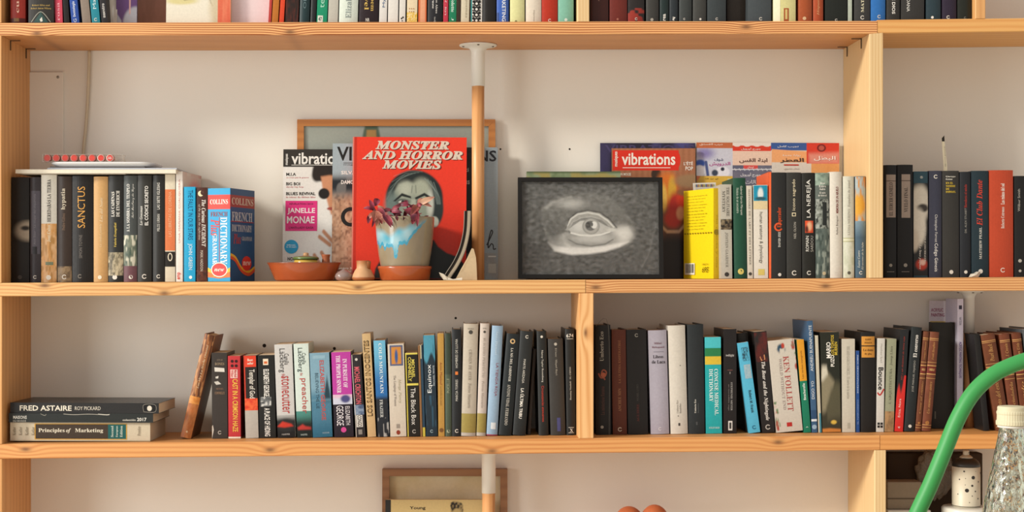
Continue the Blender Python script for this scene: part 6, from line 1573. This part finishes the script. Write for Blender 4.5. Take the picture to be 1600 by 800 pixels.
outl = [(711, 437.6), (720, 421), (729, 405), (737, 388), (740, 389), (743.5, 402), (745, 415), (745.5, 437.6)]
v = []
for dy in (0, .0012):
    for i, (a, b) in enumerate(outl):
        bend = .012 * math.sin((b - 388) / 50 * 1.5)
        v.append(Vector((xat(a, yy_), .020 + bend + dy, z0(b))) - loc)
n = len(outl)
fl_.add(v, [tuple(range(n)), tuple(reversed(range(n, 2 * n)))] + [(i, n + i, n + (i + 1) % n, (i + 1) % n) for i in range(n)], lin('cbb491'))
fl_.build('loose_leaf', PAPER, nb)
f2 = MB()
pp = [(686, 425.5), (693, 428), (700, 433.5), (708, 436.2), (722, 433.5)]
q2 = [(688, 431), (693, 437.2), (700, 437.8), (712, 437.8), (722, 437.8)]
v = [Vector((xat(a, yy_), .016, z0(b))) - loc for a, b in pp] + [Vector((xat(a, yy_), .012, z0(b))) - loc for a, b in q2]
v += [q + Vector((0, .001, 0)) for q in v]
f2.add(v, [(i, i + 1, 6 + i, 5 + i) for i in range(4)] + [(10 + i, 15 + i, 16 + i, 11 + i) for i in range(4)] + [(i, 10 + i, 11 + i, i + 1) for i in range(4)] + [(5 + i, 6 + i, 16 + i, 15 + i) for i in range(4)] + [(0, 5, 15, 10), (4, 14, 19, 9)], lin('d8ccb8'))
f2.build('curled_page', PAPER, nb)

# bookmark in the charcoal book, crumpled paper at the foot of the red-script book
bm = MB()
pa, pb_, pc, pd = (1472.5, 300), (1478.8, 300), (1475.6, 212.5), (1471.6, 211.5)
yb2 = .085
v = [(xat(a, yb2), yb2, zat(b, yb2)) for a, b in (pa, pb_, (1480.2, 262), (1476.0, 222), (1475.4, 211.5), (1471.5, 216), (1471.8, 222), (1474.4, 262))]
cols = [lin('d8ccb0')] * 8
v2_ = [(x, y + .0008, z) for x, y, z in v]
bm.add(v + v2_, [tuple(range(8)), tuple(reversed(range(8, 16)))] + [(i, 8 + i, 8 + (i + 1) % 8, (i + 1) % 8) for i in range(8)], lin('d8ccb0'))
v = [(xat(a, yb2), yb2 - .0003, zat(b, yb2)) for a, b in ((1471.8, 221), (1475.9, 221), (1475.4, 211.5), (1471.5, 216))]
bm.add(v, [(0, 1, 2, 3)], lin('2a2622'))
put_prints(bm, [T('librería general', .1, .9, .5, .4, '5a5248', 'u')], 4.6 * S, 40 * S, lambda a, b, e: (xat(1474.3, yb2) + a * .8 - (b * .05) + .002, yb2 - .0002 - e, zat(264, yb2) + b))
o = bm.build('bookmark', PAPER)
tag(o, 'cream paper bookmark with a black tip sticking up in the right-hand bay', 'bookmark')
cp = MB()
rr2 = random.Random(9)
y0_ = .046
base = [(1516, 432.8), (1519, 428), (1524, 427), (1528, 424.5), (1532, 425.5), (1530, 429), (1527, 432.8)]
zf = board_z('mid', xat(1522, y0_)) + .0004
v = [(xat(a, y0_), y0_ - .008 * rr2.random(), max(zf, zat(b, y0_))) for a, b in base] + [(xat(1523, y0_), y0_ - .012, zat(429, y0_))]
v += [(x, .0565, z) for x, y, z in v[:7]]
cp.add(v, [(i, (i + 1) % 7, 7) for i in range(7)] + [(i, 8 + i, 8 + (i + 1) % 7, (i + 1) % 7) for i in range(7)], lin('d0c6b6'))
tag(cp.build('paper_scrap', PAPER), 'crumpled white paper scrap at the foot of the red-script black book', 'paper')

# ------------------------------------------------------------------ lowest row: deep frame, booklet, two-lobed pot, spray can corner
FR_WAL = wood('walnut_frame', 'x', [], '8f6440', '6c4628', 260, contrast=0.6, rough=0.45)
frame('picture_frame', 'picture frame', 597, 793, 733.5, .185, .196, .024, 11, FR_WAL, 'deep brown wooden frame with plain cream backing, behind the white-socketed leg on the lowest shelf', 'd2c09c', [Im(0, 1, mottle('cdb88e', 'd8c6a4', 4, 111), res=.006)], shelf='base', recess=.016)
def headsketch(U, V):
    A = lay(solid(U, 'c9b078'), vnoise(U, V, 6, 112) * .5, 'd0ba86')
    h = poly_m(U, V, [(.655, .955), (.66, .975), (.69, .987), (.73, .985), (.765, .975), (.785, .955), (.785, .90), (.77, .86), (.72, .83), (.67, .86)], .006)
    A = lay(A, h, '94815a')
    n = sst(.4, .6, vnoise(U, V, 60, 113))
    A = lay(A, h * n * sst(.90, .95, V + .02 * n), '2c2620')
    A = lay(A, ell(U, V, .72, .88, .045, .05, .2), 'b09a68')
    return A
vb = [Im(0, 1, headsketch, res=.0018), H('Young', .245, .405, .931, .032, '241f1a', 'b'), B(0, 1, '2c2a28', 0, .055), H('and bold', .245, .46, .885, .03, '241f1a', 'b')]
panel('book', 'book', 602, 757, 781.3, .150, .165, 'old yellowed book with an inked head on its cover, before the deep brown frame', vb, 'c9b078', .014, shelf='base')
tc = MB()
ty = .10
kt = k_at(ty)
tz = board_z('base', 0) + .0003
txc = xat(1003, ty)
def ellipsoid(cx, cy, cz, rx, ry, rz, n=28, m_=16):
    v, f = [], []
    for i in range(m_ + 1):
        th = math.pi * i / m_
        for j in range(n):
            a = 2 * math.pi * j / n
            v.append((cx + rx * math.sin(th) * math.cos(a), cy + ry * math.sin(th) * math.sin(a), cz + rz * math.cos(th)))
    for i in range(m_):
        for j in range(n): f.append((i * n + j, i * n + (j + 1) % n, (i + 1) * n + (j + 1) % n, (i + 1) * n + j))
    return v, f
for cx, top, rx in ((983, 791, 24), (1023, 788.5, 23)):
    v, f = ellipsoid(xat(cx, ty), ty, zat(top, ty) - 28 * kt, rx * kt, 26 * kt, 28 * kt)
    tc.add(v, f, lin('b8623a'), 0, True)
tc.lathe([(0, tz), (34 * kt, tz), (44 * kt, tz + 30 * kt), (46 * kt, tz + 90 * kt), (40 * kt, zat(815, ty))], txc, ty, 40, lin('b8623a'), ry=.75)
tag(tc.build('terracotta_ornament', CLAY), 'orange terracotta ornament with two rounded lobes, just rising above the bottom picture edge', 'ornament')

# spray can on a lidded pot
sy_ = .09
ks = k_at(sy_)
sxx = xat(1509.5, sy_)
wz = board_z('base', sxx) + .0003
potz = zat(791, sy_)
wp = MB().lathe([(0, wz), (30 * ks, wz), (33 * ks, wz + 10 * ks), (33 * ks, potz - 16 * ks)], sxx, sy_, 40, lin('d8d4c8')).build('lidded_pot', PAINT)
tag(wp, 'white lidded pot at the bottom edge, carrying the spotted spray can', 'pot')
lidm = MB().lathe([(0, potz - 16 * ks), (35 * ks, potz - 16 * ks), (37 * ks, potz - 15 * ks), (37 * ks, potz - 3 * ks), (35.5 * ks, potz - .8 * ks), (33 * ks, potz - .2 * ks), (0, potz - .2 * ks)], sxx, sy_, 48, lin('e0dccf'))
lidm.build('lid', PAINT, wp)
can = empty('spray_can', (sxx, sy_, potz))
tag(can, 'cream spray can with black spots and a black shoulder, on the white lidded pot', 'spray can')
r_ = 21.3 * ks
body = MB().lathe([(0, 0), (r_ * .96, 0), (r_ * 1.02, 1.2 * ks), (r_, 2.6 * ks), (r_, 62.6 * ks)], 0, 0, 48, lin('d6ccb4'))
for dx, py, rr in ((.18, 743.5, 2.8), (-.27, 763.5, 3.0), (.10, 756, 1.7), (-.45, 734, 1.3), (.62, 750.5, 1.2), (.35, 765, 1.2), (.58, 776.5, 1.3), (-.72, 747, 1.1), (.86, 737.5, 1.6), (.1, 772, .8), (-.36, 745, .6), (-.38, 755, .6), (.38, 734, .5), (-.8, 770, .9), (-.1, 782, .7)):
    a = math.asin(dx)
    n = 14
    hz = (791 - py) * ks
    v = [((r_ + .0003) * math.sin(a + rr * ks * math.cos(2 * math.pi * i / n) / r_), -(r_ + .0003) * math.cos(a + rr * ks * math.cos(2 * math.pi * i / n) / r_), hz + rr * ks * math.sin(2 * math.pi * i / n)) for i in range(n)]
    body.add(v, [tuple(range(n))], lin('211e1a'))
body.build('can_body', PAINT, can)
MB().lathe([(r_ * 1.015, 1.4 * ks), (r_ * 1.03, 1.9 * ks), (r_ * 1.015, 2.4 * ks)], 0, 0, 48, lin('2a2622')).build('base_rim', PAINT, can)
MB().lathe([(r_ * 1.0, 62.6 * ks), (r_ * .985, 66 * ks), (r_ * .9, 70 * ks), (r_ * .72, 73.6 * ks), (r_ * .5, 75.6 * ks), (0, 75.6 * ks)], 0, 0, 48, lin('2a2723')).build('shoulder', PAINT, can)
MB().lathe([(9.8 * ks, 75.6 * ks), (9.8 * ks, 77 * ks), (8.4 * ks, 78 * ks), (6.2 * ks, 80 * ks), (0, 80 * ks)], 0, 0, 32, lin('c9bfa8')).build('collar', PAINT, can)
nz = MB().lathe([(4.6 * ks, 80 * ks), (4.8 * ks, 81 * ks), (4.8 * ks, 86 * ks), (4.2 * ks, 87.6 * ks), (0, 87.8 * ks)], 0, 0, 28, lin('d2c8b2'))
nz.add([(4.9 * ks * math.sin(.7 + .25 * math.cos(a)), -4.9 * ks * math.cos(.7 + .25 * math.cos(a)), 84 * ks + 1.1 * ks * math.sin(a)) for a in [i * .63 for i in range(10)]], [tuple(range(10))], lin('4a443a'))
nz.build('nozzle', PAINT, can)
# pale boxes and the crumpled bag in the shadowed corner
bz = board_z('base', xat(1412, .1)) + .0003
by = .085
z796, z753 = zat(796.5, by), zat(753, by)
b1 = MB().box(xat(1386, by), by - .012, bz, xat(1450, by), by + .085, z796, lin('cfc9bc'), bev=.002)
b1o = b1.build('box', PAPER); tag(b1o, 'white box at the bottom edge under the grey-brown box, beside the right upright', 'box')
MB().box(xat(1384.5, by), by - .0135, z796 - .012, xat(1451.5, by), by + .0865, z796 + .0006, lin('d2ccc0'), bev=.001).build('lid', PAPER, b1o)
b2 = MB().box(xat(1386.5, by), by, z796 + .001, xat(1440, by), by + .045, z753, lin('8c7c68'), bev=.0015)
b2o = b2.build('box', PAPER); tag(b2o, 'grey-brown cardboard box on the white box, in the dark corner bay', 'box')
MB().box(xat(1386.2, by), by - .0008, z796 + (z753 - z796) * .38, xat(1440.2, by), by - .0003, z796 + (z753 - z796) * .42, lin('5c4e40')).build('seam_tape', PAPER, b2o)
dk = MB().box(xat(1387, .18), .178, bz, xat(1535, .18), .214, zat(708, .18), lin('453528'), bev=.002).build('dark_panel', PAPER)  # upright dark brown panel just in front of the wall
tag(dk, 'dark brown panel standing against the wall in the corner bay behind the bag', 'cardboard')
def bag():
    cx, cy, cz = xat(1468, .125), .155, zat(742, .125)
    v, f = ellipsoid(0, 0, 0, 1, 1, 1, 44, 26)
    out = []
    for x, y, z in v:
        n = math.sin(9 * x + 4 * z) * math.sin(7 * y + 3 * x) * math.sin(8 * z + 2 * y)
        n2 = abs(math.sin(13 * x - 9 * z + 2 * y)) - abs(math.sin(11 * y + 8 * z))
        s = 1 + .14 * n + .07 * n2
        out.append((cx + x * s * 30 * S, cy + y * s * .018, max(cz + z * s * 40 * S, bz + .12)))
    o = MB().add(out, f, lin('8a8478'), 0, True).build('plastic_bag', clear('crumpled_film', (.72, .64, .54), .72, .2))
    return tag(o, 'crumpled translucent plastic bag behind the green tube in the corner bay', 'bag')
bag()

# ------------------------------------------------------------------ near the camera: table, embossed glass bottle, bent green tube
yB = -1.75
kB = k_at(yB)
axis = 1581.0
bxx = xat(axis, yB)
tz_ = zat(1085, yB)
WD = wood('table_wood', 'x', [], 'c9a070', 'a87c4c', 60, contrast=0.5)
tb = empty('table', (bxx, yB, 0))
tag(tb, 'plain wooden table carrying the glass bottle, below the picture', 'table')
MB().box(-.42, -.22, tz_ - .03, .42, .22, tz_, bev=.003).build('tabletop', WD, tb)
for sx in (-1, 1):
    for sy in (-1, 1):
        MB().box(sx * .39 - .02, sy * .19 - .02, 0, sx * .39 + .02, sy * .19 + .02, tz_ - .0302, bev=.002).build('leg', WD, tb)
BG = NT('greenish_glass')
BG.b.inputs['Base Color'].default_value = (.88, .95, .92, 1)
BG.b.inputs['Roughness'].default_value = 0.05
BG.b.inputs['Transmission Weight'].default_value = 1.0
BG.b.inputs['IOR'].default_value = 1.45
tcn = BG.n('ShaderNodeTexCoord')
vo = BG.n('ShaderNodeTexVoronoi', i_Scale=150.0)
no_ = BG.n('ShaderNodeTexNoise', i_Scale=70.0, i_Detail=3.0)
mp_ = BG.n('ShaderNodeMapping')
mp_.inputs['Scale'].default_value = (1.3, 1.3, .75)
BG.link(tcn.outputs['Object'], mp_.inputs[0])
BG.link(mp_.outputs[0], vo.inputs['Vector']); BG.link(mp_.outputs[0], no_.inputs['Vector'])
bb = BG.n('ShaderNodeBump', i_Strength=0.5, i_Distance=0.0020)
BG.link(BG.math('ADD', vo.outputs[0], no_.outputs[0]), bb.inputs['Height'])
BG.link(bb.outputs[0], BG.b.inputs['Normal'])
bt = empty('glass_bottle', (bxx, yB, tz_ + .0003))
tag(bt, 'textured greenish-clear glass bottle with a cream screw cap at the right edge', 'bottle')
hz = lambda py: (1085 - py) * kB
bpx = [(0, 1085), (46, 1085), (52, 1081), (54, 1073), (54, 930), (53, 890), (49, 845), (43.5, 800), (36.5, 760), (29.5, 725), (23.8, 698), (20.3, 680), (18.6, 668), (18.2, 655), (18.2, 642)]
outer = smooth_path([(r * kB, 0, hz(p)) for r, p in bpx[3:]], 4)
prof = [(r * kB, hz(p)) for r, p in bpx[:3]] + [(p.x, p.z) for p in outer]
inner = [(max(r - .0028, 0), z) for r, z in prof[3:]][::-1] + [(48 * kB, hz(1076)), (0, hz(1075))]
bm_ = MB().lathe(prof + inner, 0, 0, 64)
bm_.build('bottle_body', BG.m, bt)
capc = lin('d8cfae')
cap_p = [(18.9, 667.5), (21.6, 667.5), (21.8, 664.5), (20.0, 663.8)]
white = MB().lathe([(r * kB, hz(p)) for r, p in [(18.6, 668.2), (21.4, 668.2), (21.6, 665), (18.6, 665)]], 0, 0, 48, lin('e6e2d8')).build('seal_ring', PAINT, bt)
cm = MB()
n = 72
rows_ = [(23.0, 664.6), (23.4, 663.2), (23.4, 658.6), (22.6, 657.4), (22.0, 656.4), (21.8, 648), (22.4, 646.6), (22.4, 643.6), (21.6, 641.8), (21.6, 637), (20.6, 635.3), (18, 634.9), (0, 634.9)]
v, f = [], []
for q, (r, p) in enumerate(rows_):
    for j in range(n):
        rb = r + (.35 if (j % 2 == 0 and 1 <= q <= 7) else 0)
        a = 2 * math.pi * j / n
        v.append((rb * kB * math.cos(a), rb * kB * math.sin(a), hz(p)))
for q in range(len(rows_) - 1):
    for j in range(n): f.append((q * n + j, q * n + (j + 1) % n, (q + 1) * n + (j + 1) % n, (q + 1) * n + j))
f.append(tuple(reversed(range(n))))
cm.add(v, f, capc, 0, False)
cm.build('screw_cap', PAINT, bt)
yT = -1.62
kT = k_at(yT)
pyt = VY + (EYE - tz_ - .003) / kT
tp_ = [(1350, pyt), (1351, 1000), (1370, 940), (1400, 884), (1420, 832), (1434, 800), (1454, 757), (1475, 706), (1496, 655), (1519, 616), (1548, 588), (1580, 571), (1615, 560), (1650, 558), (1690, 572), (1722, 610), (1750, 680), (1775, 800), (1790, 930), (1793.6, 1000), (1794, pyt)]
tube = MB().tube(smooth_path([P(a, b, yT) for a, b in tp_], 6), 12.3 * kT, 20, lin('3fae4c'))
to = tube.build('bent_tube', plain('green_lacquer', '36944a', 0.5, var=0.04))
tag(to, 'glossy bright green tube arching up and over the glass bottle at the right', 'tube')
